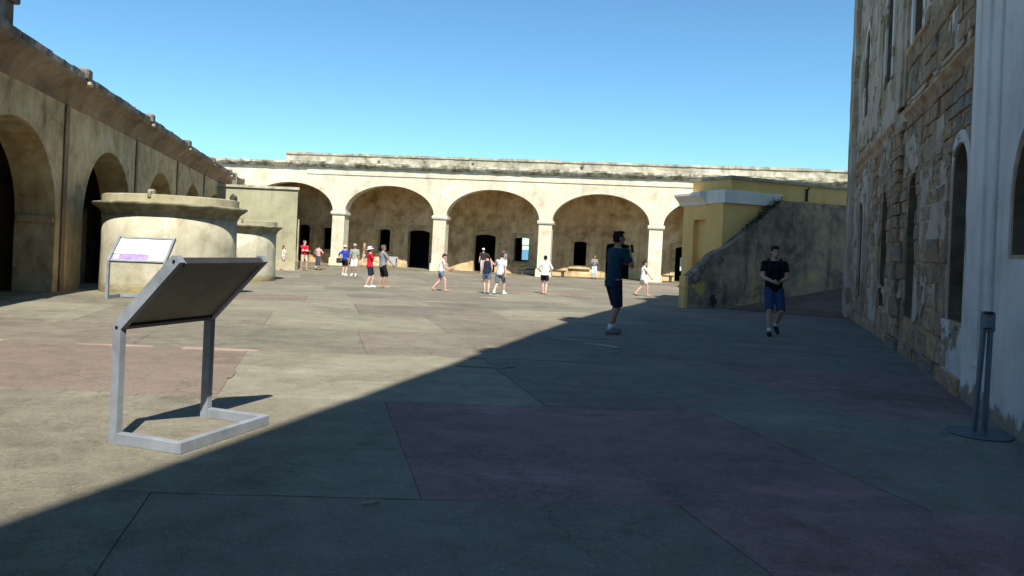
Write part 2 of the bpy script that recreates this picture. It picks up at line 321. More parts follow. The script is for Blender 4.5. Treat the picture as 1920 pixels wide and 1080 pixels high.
# wall base lines used for clipping the paving
RA = Vector((4.58, 6.63)); RTH = R(19.5); RD = Vector((math.sin(RTH), math.cos(RTH)))
LA = Vector((-11.0, 18.0)); LTH = R(-13.9); LD = Vector((math.sin(LTH), math.cos(LTH)))
FA = Vector((2.09, 48.0)); FTH = R(-8.9); FD = Vector((math.cos(FTH), math.sin(FTH))); FN = Vector((-FD.y, FD.x))

bm = B()
ys = [-30, -10, 0] + list(range(15, 31)) + [45, 75]
for y0, y1 in zip(ys, ys[1:]):
    quad(bm, (-45, y0, gz(y0) - 0.010), (60, y0, gz(y0) - 0.010), (60, y1, gz(y1) - 0.010), (-45, y1, gz(y1) - 0.010))
bmesh.ops.remove_doubles(bm, verts=bm.verts, dist=1e-4)
tag(obj('courtyard_floor', bm, M['joint']), 'sandy bed of the courtyard paving showing in the joints', kind='structure')
FLOOR = bpy.data.objects['courtyard_floor']
bm = B(); quad(bm, (-9000, -9000, -25), (9000, -9000, -25), (9000, 9000, -25), (-9000, 9000, -25))
tag(obj('sea', bm, M['sea']), 'blue sea far below the fort walls', kind='structure')

def clip(poly, p, n):      # keep the side where (x-p).n >= 0 ; poly of (Vector2)
    res = []
    for i, a in enumerate(poly):
        c = poly[(i + 1) % len(poly)]; da, dc = (a - p).dot(n), (c - p).dot(n)
        if da >= 0: res.append(a)
        if (da >= 0) != (dc >= 0): res.append(a + (c - a) * (da / (da - dc)))
    return res
SU = Vector((math.sin(R(-14.4)), math.cos(R(-14.4)))); SV = Vector((SU.y, -SU.x))
rows = [-1.2, 1.6, 4.33, 6.98, 9.8, 12.4, 15.2, 18.0, 20.8, 23.6, 26.5, 29.4, 32.4, 35.4, 38.6, 41.8, 45.2, 49.2, 55]
def row_y(i, x): return rows[i] + 0.045 * x
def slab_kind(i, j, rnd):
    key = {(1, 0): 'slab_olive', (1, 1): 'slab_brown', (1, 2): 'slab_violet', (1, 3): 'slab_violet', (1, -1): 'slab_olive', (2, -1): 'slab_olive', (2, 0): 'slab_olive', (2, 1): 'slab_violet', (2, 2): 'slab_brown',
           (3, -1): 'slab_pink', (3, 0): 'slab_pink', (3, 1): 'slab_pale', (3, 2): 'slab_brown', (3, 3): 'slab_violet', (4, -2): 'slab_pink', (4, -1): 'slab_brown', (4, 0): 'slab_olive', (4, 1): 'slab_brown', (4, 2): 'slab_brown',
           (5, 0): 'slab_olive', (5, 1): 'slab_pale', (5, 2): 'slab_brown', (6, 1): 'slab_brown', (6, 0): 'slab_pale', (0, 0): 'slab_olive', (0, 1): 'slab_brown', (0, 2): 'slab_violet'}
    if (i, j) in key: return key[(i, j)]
    if i < 9 and j > (1 if i < 3 else 2 + (i - 3) * 0.35): return rnd.choices(['slab_violet', 'slab_brown', 'slab_olive'], [4, 5, 1])[0]  # slabs in the facade's shade: shade's warmer hue put into their colour
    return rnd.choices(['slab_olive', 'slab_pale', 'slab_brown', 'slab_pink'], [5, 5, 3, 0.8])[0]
LN = Vector((LD.y, -LD.x)); RN = Vector((-RD.y, RD.x))
rnd = random.Random(5)
for i in range(len(rows) - 1):
    off = 0.62 if i % 2 == 0 else -0.9
    if i >= 5: off += rnd.uniform(-0.6, 0.6)
    for j in range(-9, 10):
        v0 = off + 3.02 * (j - 1); v1 = v0 + 3.02
        def corner(v, r):      # intersection of the cross joint v with row line r
            x = v / SV.x
            for _ in range(8):
                y = row_y(r, x); x = (v - SV.y * y) / SV.x
            return Vector((x, row_y(r, x)))
        dy = rnd.uniform(-0.02, 0.02); g = 0.002
        c = [corner(v0 + g, i), corner(v1 - g, i), corner(v1 - g, i + 1), corner(v0 + g, i + 1)]
        c[0].y += g; c[1].y += g; c[2].y -= g; c[3].y -= g
        poly = clip(c, LA, LN)
        if poly: poly = clip(poly, RA, RN)
        if poly: poly = clip(poly, FA, -FN)
        if len(poly) < 3: continue
        area = abs(sum(a.x * b_.y - b_.x * a.y for a, b_ in zip(poly, poly[1:] + poly[:1]))) / 2
        cen = sum(poly, Vector((0, 0))) / len(poly)
        if area < 0.25 or cen.y < 0.2: continue
        if abs(cen.x) > cen.y * 0.74 + 2.5: continue
        if cen.x < -12.6 and cen.y > 43: continue
        dz = rnd.uniform(-0.002, 0.004); tx = rnd.uniform(-0.0012, 0.0012)
        bm = B(); uvl = bm.loops.layers.uv.new('UVMap')
        # fine boundary with slightly broken edges
        ring = []
        for a, b_ in zip(poly, poly[1:] + poly[:1]):
            n = max(1, int((b_ - a).length / 0.34))
            for k in range(n): ring.append(a.lerp(b_, k / n))
        o_ = poly[0]
        def P3(p, z, shrink=0.0):
            q = p + (cen - p).normalized() * shrink
            q = q + Vector((noise.noise(Vector((p.x * 3, p.y * 3, 1))), noise.noise(Vector((p.x * 3, p.y * 3, 8))))) * 0.012
            return (q.x, q.y, gz(q.y) + dz + tx * (q.x - cen.x) + z)
        T = [bm.verts.new(P3(p, 0.0, 0.003)) for p in ring]; S = [bm.verts.new(P3(p, -0.002)) for p in ring]; D = [bm.verts.new(P3(p, -0.045)) for p in ring]
        ctr = bm.verts.new((cen.x, cen.y, gz(cen.y) + dz + rnd.uniform(-0.001, 0.001)))
        N = len(ring)
        for k in range(N):
            bm.faces.new((T[k], T[(k + 1) % N], ctr))
            bm.faces.new((S[k], S[(k + 1) % N], T[(k + 1) % N], T[k])); bm.faces.new((D[k], D[(k + 1) % N], S[(k + 1) % N], S[k]))
        for f in bm.faces:
            for l in f.loops:
                p = Vector((l.vert.co.x, l.vert.co.y)); vv = p.dot(SV) - v0; rr = p.y - row_y(i, p.x)
                l[uvl].uv = (vv, rr * 2.7 / (rows[i + 1] - rows[i]))
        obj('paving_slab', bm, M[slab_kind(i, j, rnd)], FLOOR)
# thin flakes of pale screed left on the slabs
for (x, y, a, sx, sy, mm) in [(1.0, 12.2, -0.5, 0.9, 0.16, 'dust'), (1.5, 11.6, -0.75, 0.8, 0.22, 'dust'), (-1.2, 29.2, 0.05, 2.2, 0.45, 'slab_pale'), (1.2, 30.2, 0.05, 1.7, 0.3, 'dust'), (0.0, 25.6, 0.1, 1.8, 0.35, 'dust'),
                              (-0.3, 9.1, 0.05, 0.8, 0.12, 'slab_pink'), (0.7, 16.2, 0, 1.4, 0.5, 'slab_pale'), (-5.2, 26.5, 0, 0.6, 0.14, 'dust'), (-2.0, 20.5, 0.1, 0.9, 0.14, 'dust'), (-3.75, 9.62, 0.03, 1.1, 0.13, 'pinkdust'), (-5.1, 9.6, 0.05, 1.0, 0.07, 'pinkdust'), (-6.75, 9.55, 0.4, 0.5, 0.14, 'dust'), (-2.95, 7.9, 1.8, 0.5, 0.06, 'slab_pink'), (-4.4, 12.35, 0.04, 0.9, 0.08, 'slab_pale'), (-7.0, 11.9, 0.05, 1.6, 0.1, 'slab_pale'), (-0.75, 4.2, 0.4, 0.1, 0.03, 'pinkdust'), (1.9, 22.5, 0.05, 1.3, 0.3, 'slab_pale'), (-3.4, 24, 0.05, 1.2, 0.2, 'slab_pale'), (-6.5, 14.2, 0.05, 1.1, 0.12, 'dust')]:
    bm = B(); n = 18; vs = []
    for k in range(n):
        an = 2 * math.pi * k / n; rr = 0.75 + 0.45 * noise.noise(Vector((math.cos(an) * 1.6 + x, math.sin(an) * 1.6 + y, 3)))
        px, py = math.cos(an) * sx * rr * 0.6, math.sin(an) * sy * rr * 0.6
        px, py = px * math.cos(a) - py * math.sin(a), px * math.sin(a) + py * math.cos(a)
        vs.append((x + px, y + py))
    t_ = [bm.verts.new((p, q, gz(q) + 0.012)) for p, q in vs]; b_ = [bm.verts.new((p, q, gz(q) - 0.02)) for p, q in vs]
    bm.faces.new(t_)
    for k in range(n): bm.faces.new((b_[k], b_[(k + 1) % n], t_[(k + 1) % n], t_[k]))
    obj('screed_patch', bm, M[mm], FLOOR)
# ramp climbing between the stair house and the masonry facade
bm = B()
A0 = [Vector((6.9, 23.5)), Vector((9.1, 20.0))]; N_ = 8
prev = None
for k in range(N_ + 1):
    f = k / N_
    p = Vector((7.0, 23.95)).lerp(Vector((14.2, 27.3)), f); q = Vector((9.4, 20.3)).lerp(Vector((16.2, 23.4)), f)
    zz = 1.25 * f
    row = [(p.x, p.y, gz(p.y) + 0.02 + zz), (p.lerp(q, 0.5).x, p.lerp(q, 0.5).y, gz(p.lerp(q, 0.5).y) + 0.03 + zz * 0.93), (q.x, q.y, gz(q.y) + 0.02 + zz * 0.8)]
    if prev:
        for a, c in ((0, 1), (1, 2)): quad(bm, prev[a], prev[c], row[c], row[a])
    else:
        for a, c in ((0, 1), (1, 2)): quad(bm, (row[a][0], row[a][1], -0.4), (row[c][0], row[c][1], -0.4), row[c], row[a])
    prev = row
tag(obj('ramp', bm, M['rampmat']), 'reddish screed ramp climbing beside the grey stair wall', kind='structure')

# ------------------------------------------------------------------ far arcade
far = empty('arcade_building', (FA.x, FA.y, 0), FTH, 'long sunlit cream arcade across the end of the courtyard with blackened parapet', 'building', tilt=R(0.55))
BAY, H2, ZC, ZS, Z0 = 7.1, 0.43, 5.18, 3.28, -0.75
ops = [opening(k * BAY + H2, (k + 1) * BAY - H2, Z0, ZS, ZC, n=28) for k in range(-3, 3)]
bm = B(); wall(bm, -27.0, 30.0, Z0, 6.25, 0.85, ops); obj('front_wall', bm, M['cream'], far)
for k in range(-2, 4):
    x = k * BAY
    if k < 3: 
        bm = B(); sweep(bm, [(-0.07, ZS - 0.20), (-0.10, ZS - 0.12), (-0.10, ZS - 0.02), (-0.04, ZS + 0.02), (0.89, ZS + 0.02), (0.95, ZS - 0.02), (0.95, ZS - 0.12), (0.92, ZS - 0.2)], x - H2 - 0.10, x + H2 + 0.10)
        obj('capital', bm, M['cream'], far)
        bm = B(); box(bm, x - H2 - 0.09, x + H2 + 0.09, -0.09, 0.94, Z0, 0.12, 0.02); obj('plinth', bm, M['cream'], far)
bm = B(); sweep(bm, [(-0.05, 5.80), (-0.05, 6.25), (0.05, 6.25), (0.05, 5.80)], -16.6, 30); obj('frieze_band', bm, M['cream'], far)
bm = B(); sweep(bm, [(-0.08, 6.25), (-0.30, 6.42), (-0.34, 6.50), (-0.34, 6.62), (0.9, 6.66), (0.9, 6.25)], -27.0, 30, 0.35, 0.035, 3); obj('cornice', bm, M['ledge'], far)
bm = B(); sweep(bm, [(0.02, 6.66), (0.0, 7.10), (0.6, 7.10), (0.6, 6.66)], -18.2, 30, 0.4, 0.02, 5); obj('parapet', bm, M['parapet'], far)
x = -18.25; rr = random.Random(3)
while x < 29.5:
    l = rr.uniform(1.2, 2.6); bm = B(); sweep(bm, [(-0.06, 7.10), (-0.07, 7.24 + rr.uniform(-0.02, 0.03)), (0.64, 7.25), (0.64, 7.10)], x, x + l - 0.02, 0.3, 0.02, x); obj('coping_stone', bm, M['parapet'], far); x += l
for x, z in ((-5.0, 6.95), (-11.5, 6.9), (2.2, 6.93)):
    bm = B(); box(bm, x - 0.09, x + 0.09, -0.12, 0.05, z - 0.08, z + 0.08, 0.02); obj('rain_spout', bm, M['ledge'], far)
# gallery behind the arches
DG = 3.8
bops = []
doors = [(-18.9, -17.9, 2.35), (-10.35, -8.75, 2.33), (-5.45, -3.91, 2.26), (3.91, 5.51, 2.1), (8.62, 10.1, 2.1), (16.5, 18.1, 2.1)]
wins = [(-16.95, -16.0, 0.6, 2.2), (-12.64, -11.72, 0.68, 2.28), (-2.58, -1.48, 0.47, 2.15), (1.65, 2.54, 0.42, 2.09), (12.0, 12.9, 0.45, 2.1)]
for a, b_, zt in doors: bops.append(opening(a, b_, Z0, zt - 0.18, zt, n=10))
for a, b_, zb, zt in wins: bops.append(opening(a, b_, zb, zt - 0.07, zt, n=8))
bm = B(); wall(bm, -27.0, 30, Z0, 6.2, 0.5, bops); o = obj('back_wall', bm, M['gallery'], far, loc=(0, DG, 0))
bm = B(); sweep(bm, [(0.85, 5.6), (DG, 5.6), (DG, 5.9), (0.85, 5.9)], -27.0, 30); obj('gallery_ceiling', bm, M['gallery'], far)
bm = B(); box(bm, -27.0, 30, -0.2, DG + 6, Z0, -0.40); obj('gallery_floor', bm, M['galfloor'], far)
for a, b_, zt in doors:
    bm = B(); wall(bm, a - 0.32, b_ + 0.32, -0.40, lambda x, a=a, b_=b_, zt=zt: zt + 0.16 + 0.2 * math.sqrt(max(0, 1 - ((x - (a + b_) / 2) / ((b_ - a) / 2 + 0.33)) ** 2)), 0.06, [opening(a, b_, -0.40, zt - 0.18, zt, n=12)]); obj('door_surround', bm, M['ochre'], far, loc=(0, DG - 0.055, 0))
for a, b_, zb, zt in wins:
    bm = B(); wall(bm, a - 0.22, b_ + 0.22, zb - 0.12, zt + 0.3, 0.05, [opening(a, b_, zb, zt - 0.07, zt, n=8)]); obj('window_surround', bm, M['ochre'], far, loc=(0, DG - 0.045, 0))
    bm = B(); box(bm, a - 0.3, b_ + 0.3, DG - 0.14, DG + 0.1, zb - 0.26, zb - 0.122, 0.02); obj('window_sill', bm, M['ochre'], far)
# cross walls of the gallery and dark rooms behind, one with a window to the sea
for x in (-26.7, 13.9, 29.7):
    bm = B(); box(bm, x - 0.25, x + 0.25, 0.86, DG + 6, Z0, 5.58); obj('cross_wall', bm, M['gallery'], far)
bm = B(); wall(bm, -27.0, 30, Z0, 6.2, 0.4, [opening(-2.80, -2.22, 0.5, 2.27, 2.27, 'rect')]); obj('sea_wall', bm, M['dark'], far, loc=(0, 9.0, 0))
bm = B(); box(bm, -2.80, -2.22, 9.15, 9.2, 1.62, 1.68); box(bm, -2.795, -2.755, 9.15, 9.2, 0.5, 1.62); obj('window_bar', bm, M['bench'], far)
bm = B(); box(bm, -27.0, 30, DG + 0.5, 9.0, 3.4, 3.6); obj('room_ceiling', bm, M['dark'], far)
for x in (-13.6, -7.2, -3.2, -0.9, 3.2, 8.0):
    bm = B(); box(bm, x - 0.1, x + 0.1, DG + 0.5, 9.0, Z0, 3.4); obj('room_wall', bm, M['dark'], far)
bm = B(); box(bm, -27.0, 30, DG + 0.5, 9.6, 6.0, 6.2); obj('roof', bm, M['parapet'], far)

def fp(s, d=0.0, z=0.0):
    p = FA + FD * s + FN * d; return (p.x, p.y, z)
# small furniture in and before the gallery
def slope_board(name, loc, rz, label, cat):
    o = empty(name, loc, rz, label, cat)
    bm = B(); box(bm, -0.44, 0.44, -0.02, 0.02, 0.22, 0.86, 0.008); obj('panel', bm, M['greypanel'], o, rot=(R(-12), 0, 0))
    for x in (-0.36, 0.36):
        bm = B(); box(bm, x - 0.03, x + 0.03, 0.02, 0.10, 0.0, 0.75); box(bm, x - 0.04, x + 0.04, -0.2, 0.3, 0.0, 0.05); obj('leg', bm, M['bench'], o)
    return o
slope_board('display_board', fp(-11.3, DG - 0.75, -0.40), FTH, 'grey display board leaning in the gallery between a window and a doorway', 'display board')
def bench(loc, rz, label, L=1.6):
    o = empty('stone_bench', loc, rz, label, 'bench', 'dark benches along the gallery')
    bm = B(); box(bm, -L/2, L/2, -0.22, 0.22, 0.36, 0.46, 0.02); obj('seat', bm, M['bench'], o)
    for x in (-L/2 + 0.2, L/2 - 0.2):
        bm = B(); box(bm, x - 0.09, x + 0.09, -0.18, 0.18, 0, 0.36, 0.015); obj('leg', bm, M['bench'], o)
bench(fp(-1.0, 2.9, -0.40), FTH, 'dark low bench under the window that shows blue sea', 1.9)
bench(fp(0.75, 1.6, -0.40), FTH, 'dark low bench just right of the pier behind the white shirted walker', 1.2)
bench(fp(7.85, 1.9, -0.40), FTH, 'dark low bench between the right hand pier and the notice doorway', 1.2)
o = empty('notice_board', fp(9.2, DG - 0.32, -0.40), FTH, 'narrow white notice on a stand in the doorway beside the yellow stair house', 'notice board')
bm = B(); box(bm, -0.26, 0.26, -0.02, 0.02, 0.75, 1.65, 0.01); obj('notice_sheet', bm, M['paper'], o)
bm = B()
for k in range(7): box(bm, -0.18, 0.18 - 0.07 * (k % 3), -0.026, -0.021, 0.86 + k * 0.1, 0.89 + k * 0.1)
obj('print', bm, M['print_grey'], o)
bm = B(); box(bm, -0.03, 0.03, -0.015, 0.04, 0, 0.8); box(bm, -0.2, 0.2, -0.2, 0.2, 0, 0.03); obj('post', bm, M['steel'], o)

# ------------------------------------------------------------------ left arcaded wing (in shade)
LZ = math.pi / 2 + (-LTH)
left = empty('arcaded_wing', (LA.x, LA.y, 0), math.atan2(LD.y, LD.x), 'shaded ochre arcaded wing along one side with sooty cornice and drain grooves', 'building')
Lz0 = -0.75; LB = 6.72
aops = [opening(c - 2.36, c + 2.36, Lz0, 1.78, 3.77, n=28) for c in [-2.9 + LB * k for k in range(-2, 5)]]
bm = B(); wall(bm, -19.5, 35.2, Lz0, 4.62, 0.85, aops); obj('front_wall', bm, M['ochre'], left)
for k in range(-1, 5):
    c = -2.9 + LB * k
    for s_ in (-1, 1):
        xe = c + s_ * 2.36
        bm = B(); box(bm, min(xe, xe - s_ * 0.07), max(xe, xe - s_ * 0.07), 0.03, 0.82, 1.62, 1.78, 0.012); obj('impost', bm, M['ochre'], left)
bm = B(); sweep(bm, [(0.0, 4.50), (-0.06, 4.56), (-0.08, 4.66), (-0.28, 4.90), (-0.44, 5.02), (-0.46, 5.10), (0.5, 5.12), (0.5, 4.5)], -19.5, 35.2, 0.6, 0.02, 2); obj('cornice', bm, M['soffit'], left)
x = -19.5; rr = random.Random(8)
while x < 35:
    l = rr.uniform(0.5, 1.1); h = rr.uniform(0.15, 0.19)
    bm = B(); sweep(bm, [(-0.43, 5.11), (-0.42, 5.11 + h), (0.28, 5.13 + h), (0.3, 5.11)], x, x + l - rr.uniform(0.005, 0.02), 0.25, 0.022, x); obj('coping_stone', bm, M['coping'], left); x += l
for k in range(-2, 6):
    x = -0.06 + LB * (k)
    bm = B(); sweep(bm, [(-0.025, Lz0), (-0.045, Lz0), (-0.045, 4.49), (-0.025, 4.49)], x - 0.13, x + 0.13); o = obj('drain_groove', bm, M['soffit'], left); 
    bm = B(); box(bm, x - 0.18, x + 0.18, -0.50, 0.1, 5.13, 5.42, 0.04); obj('spout_block', bm, M['coping'], left)
    bm = B(); box(bm, x - 0.11, x + 0.11, -0.54, 0.1, 5.0, 5.095, 0.02); obj('spout', bm, M['parapet'], left)
bm = B(); box(bm, -4.9, -4.2, -0.35, 0.35, 5.12, 5.72, 0.03); box(bm, -4.98, -4.12, -0.43, 0.43, 5.722, 5.86, 0.03); obj('roof_pier', bm, M['coping'], left)
# gallery
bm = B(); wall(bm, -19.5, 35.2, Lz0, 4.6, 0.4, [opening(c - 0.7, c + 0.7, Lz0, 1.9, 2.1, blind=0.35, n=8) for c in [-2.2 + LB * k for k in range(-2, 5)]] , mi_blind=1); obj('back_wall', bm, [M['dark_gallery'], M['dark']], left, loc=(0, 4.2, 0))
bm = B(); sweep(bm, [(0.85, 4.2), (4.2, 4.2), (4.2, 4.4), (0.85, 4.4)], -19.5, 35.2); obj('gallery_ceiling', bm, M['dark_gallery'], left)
bm = B()
for x0, x1 in zip([-19.5 + 5 * i for i in range(11)], [-14.5 + 5 * i for i in range(11)]):
    z0_, z1_ = gz(18 + x0 * 0.97) - 0.015, gz(18 + x1 * 0.97) - 0.015
    quad(bm, (x0, 0, z0_), (x1, 0, z1_), (x1, 4.2, z1_), (x0, 4.2, z0_))
obj('gallery_floor', bm, M['galfloor'], left)
for k in range(-2, 6):
    x = -2.9 + LB * k - LB / 2
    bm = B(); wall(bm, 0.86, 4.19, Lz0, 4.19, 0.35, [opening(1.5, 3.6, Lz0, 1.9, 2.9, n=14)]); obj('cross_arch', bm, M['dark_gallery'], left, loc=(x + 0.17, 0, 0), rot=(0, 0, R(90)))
bm = B(); box(bm, -19.5, 35.2, -0.05, 4.6, 4.63, 4.9); 
obj('roof', bm, M['coping'], left)
# blue-grey stored boards seen inside the second arch
o = empty('storage_cabinet', (LA.x + LD.x * 3.6 - LN.x * 3.4, LA.y + LD.y * 3.6 - LN.y * 3.4, -0.02), math.atan2(LD.y, LD.x), 'dark blue cabinet standing in the gloom inside the shaded arcade', 'cabinet')
bm = B(); box(bm, -0.9, 0.9, -0.3, 0.3, 0, 1.25, 0.02); obj('carcass', bm, plain('dark_blue_paint', (0.035, 0.045, 0.09), 0.6), o)
for s_ in (-1, 1):
    bm = B(); box(bm, 0.02 * s_ if s_ > 0 else -0.86, 0.86 if s_ > 0 else -0.02, -0.33, -0.302, 0.05, 1.2, 0.01); obj('door', bm, plain('slate_blue_paint', (0.06, 0.07, 0.11), 0.5), o)

# ------------------------------------------------------------------ corner block and pier
blk = empty('corner_block', (-12.42, 42.3, 0), R(3.0), 'plain grey green rendered block standing at the corner beside the cream arcade', 'building')
bm = B(); 
bx = [(-5.2, 0), (0, 0), (-2.05, 8.6), (-6.6, 8.6)]
def prism(bm, pts, z0, z1):
    a = [bm.verts.new((x, y, z0)) for x, y in pts]; c = [bm.verts.new((x, y, z1)) for x, y in pts]
    n = len(pts)
    for i in range(n): bm.faces.new((a[i], a[(i+1) % n], c[(i+1) % n], c[i]))
    bm.faces.new(c); bm.faces.new(list(reversed(a)))
prism(bm, bx, -0.7, 4.26); obj('walls', bm, M['greenish'], blk)
bm = B(); prism(bm, [(-5.3, -0.10), (0.10, -0.10), (-1.95, 8.6), (-6.6, 8.6)], 4.26, 4.40); obj('coping', bm, M['parapet'], blk)
bm = B(); prism(bm, [(-3.4, -0.16), (0.04, -0.16), (0.10, 0.4), (-3.4, 0.4)], -0.6, 0.16); obj('plinth', bm, M['cistern_top'], blk)
for k, (yy, zt) in enumerate(((1.1, 2.6), (1.7, 2.2))):
    xx = -2.05 * yy / 8.6 + 0.10
    bm = B(); rod(bm, (xx, yy, -0.5), (xx, yy, zt), 0.055, n=10); obj('drainpipe', bm, M['cistern_top' if k == 0 else 'greenish'], blk)
o = empty('wall_lamp', (-16.0, 42.3, 3.65), 0, 'small dark flood lamp fixed at the left end of the grey green block', 'lamp')
bm = B(); box(bm, -0.17, 0.17, -0.42, -0.2, -0.17, 0.17, 0.05); obj('housing', bm, M['black_lamp'], o, rot=(0, R(35), 0))
bm = B(); rod(bm, (0, -0.25, 0.05), (0, -0.06, 0.2), 0.03); obj('bracket', bm, M['black_lamp'], o)
prr = empty('wall_pier', (-17.75, 46, 0), R(3), 'slim white plastered pier at the end of the shaded wing', 'pier')
bm = B(); box(bm, -0.19, 0.2, -0.3, 0.6, -0.6, 5.35, 0.02); obj('shaft', bm, M['cream'], prr)
bm = B(); box(bm, -0.22, 0.23, -0.33, 0.63, 5.352, 5.45, 0.02); obj('cap', bm, M['cream'], prr)

# ------------------------------------------------------------------ cisterns
def cistern(loc, rz, label, sc=1.0):
    o = empty('cistern', loc, rz, label, 'cistern', 'round cisterns in the courtyard')
    q = 0.895
    bm = B(); lathe(bm, [(1.86 * q, -0.4), (1.85 * q, 0.3), (1.83 * q, 1.2), (1.83 * q, 2.12)], 72, 0.012); obj('drum', bm, M['cistern'], o, True)
    bm = B(); lathe(bm, [(1.4, 1.98), (1.85 * q, 1.98), (1.87 * q, 2.05), (1.93 * q, 2.13), (2.02 * q, 2.19), (2.11 * q, 2.255), (2.12 * q, 2.285), (2.08 * q, 2.31), (1.4, 2.335)], 72, 0.015); obj('cornice', bm, M['cistern_rim'], o, False)
    bm = B(); lathe(bm, [(1.3, 2.3), (1.86 * q, 2.31), (1.86 * q, 2.50), (1.80 * q, 2.52), (1.0, 2.54)], 72, 0.012); obj('cap', bm, M['cistern_top'], o, False)
    bm = B(); box(bm, -0.10, 0.06, -1.58, -1.40, 2.5, 2.64, 0.03); box(bm, -0.06, 0.03, -1.70, -1.585, 2.42, 2.60, 0.02); obj('iron_bracket', bm, M['cistern_rim'], o)
    return o
cistern((-9.12, 19.7, gz(19.7)), 0.12, 'nearer and larger looking round plastered cistern with dark overhanging rim, by the shaded wing')
cistern((-11.75, 31.3, gz(31.3)), 0.5, 'farther round plastered cistern, partly hidden behind the nearer one and before the grey block')

# ------------------------------------------------------------------ yellow stair house
ST = R(25); SE = Vector((math.cos(ST), math.sin(ST)))
stair = empty('stair_house', (5.70, 23.51, 0), ST, 'yellow stair house with white cornice and blotched grey sloping stair wall', 'building')
# parapet (stair wall) - front at y=0
prof = [(0.0, 0.78), (0.25, 0.98), (0.55, 1.20), (0.85, 1.50), (1.1, 1.64), (1.28, 1.70), (1.42, 1.74), (2.29, 2.34), (3.1, 2.93), (3.72, 3.39), (3.80, 3.47), (5.4, 3.48), (9.5, 3.46)]
bm = B(); n = len(prof)
fine_p = []
for (a, az), (c, cz) in zip(prof, prof[1:]):
    k = max(1, int((c - a) / 0.14)) if a < 3.8 else 3
    for i in range(k): fine_p.append((a + (c - a) * i / k, az + (cz - az) * i / k + (noise.noise(Vector((a * 3 + i, 2, 1))) * (0.05 if a < 1.4 else 0.018))))
fine_p.append(prof[-1])
for (a, az), (c, cz) in zip(fine_p, fine_p[1:]):
    quad(bm, (a, 0, -0.6), (c, 0, -0.6), (c, 0, cz), (a, 0, az)); quad(bm, (a, 0.345, -0.6), (a, 0.345, az), (c, 0.345, cz), (c, 0.345, -0.6))
    quad(bm, (a, 0, az), (c, 0, cz), (c, 0.345, cz), (a, 0.345, az))
quad(bm, (0, 0, -0.6), (0, 0, 0.78), (0, 0.345, 0.78), (0, 0.345, -0.6))
bmesh.ops.remove_doubles(bm, verts=bm.verts, dist=1e-4)
obj('stair_wall', bm, M['stairwall'], stair)
# bare rubble lumps along the lower slope
for i in range(30):
    s_ = rnd.uniform(0.05, 1.3); zt = 0.78 + s_ * 0.68
    bm = B(); bmesh.ops.create_icosphere(bm, subdivisions=1, radius=1)
    for v in bm.verts: v.co *= 1 + 0.25 * noise.noise(v.co * 1.3 + Vector((i, 0, 0)))
    obj('rubble_stone', bm, M['roughcap'], stair, loc=(s_, rnd.uniform(0.05, 0.3) if i % 2 else 0.02, zt - rnd.uniform(0.02, 0.35) * (0 if i % 3 == 0 else 1)), rot=(i, i * 2, i * 3), scale=(rnd.uniform(0.07, 0.16), rnd.uniform(0.03, 0.06), rnd.uniform(0.05, 0.11)))
# patch of old yellow plaster and broken hole near the foot
def blob(x, z, sx, sz, y, th, seed, n=70):
    bm = B(); a = []; c = []
    for k in range(n):
        an = 2 * math.pi * k / n; q = Vector((math.cos(an) * 1.2 + seed, math.sin(an) * 1.2, seed))
        rr_ = 0.75 + 0.6 * noise.noise(q) + 0.3 * noise.noise(q * 3.1) + 0.2 * noise.noise(q * 8.3)
        a.append(bm.verts.new((x + math.cos(an) * sx * rr_, y, z + math.sin(an) * sz * rr_))); c.append(bm.verts.new((x + math.cos(an) * sx * rr_ * 1.05, y + th, z + math.sin(an) * sz * rr_ * 1.05)))
    ctr = bm.verts.new((x, y, z))
    for k in range(n): bm.faces.new((a[k], a[(k + 1) % n], ctr)); bm.faces.new((a[k], c[k], c[(k + 1) % n], a[(k + 1) % n]))
    return bm
obj('plaster_patch', blob(0.42, 0.40, 0.34, 0.24, -0.012, 0.02, 4), M['yellow_old'], stair)
obj('broken_hole', blob(0.98, 0.02, 0.17, 0.24, -0.008, 0.02, 2.2), M['dark'], stair)
obj('broken_hole', blob(0.55, -0.05, 0.2, 0.09, -0.008, 0.02, 6.2), M['roughcap'], stair)
for (xc, zt_, zb_, sd) in ((2.72, 2.55, 0.15, 1.0), (2.35, 1.5, 0.0, 5.0), (4.3, 3.2, 2.4, 9.0)):
    bm = B(); n = 26; pr_ = None
    for k in range(n + 1):
        zz = zt_ + (zb_ - zt_) * k / n; xx = xc + 0.16 * noise.noise(Vector((zz * 1.3, sd, 0))) + 0.05 * noise.noise(Vector((zz * 5, sd, 3))) + (zt_ - zz) * 0.06
        hw_ = 0.012 * (0.4 + abs(noise.noise(Vector((zz * 4, sd, 7)))) * 1.8) * (1 - abs(2 * k / n - 1) ** 4)
        r = [bm.verts.new((xx - hw_, -0.004, zz)), bm.verts.new((xx + hw_, -0.004, zz))]
        if pr_: bm.faces.new((pr_[0], pr_[1], r[1], r[0]))
        pr_ = r
    obj('wall_crack', bm, M['dark'], stair)
bm = B(); box(bm, -0.14, 0.0, 0.03, 0.33, -0.6, 0.80, 0.01); box(bm, -0.17, -0.003, 0.0, 0.36, 0.42, 0.50, 0.01); obj('end_post', bm, M['yellow'], stair)
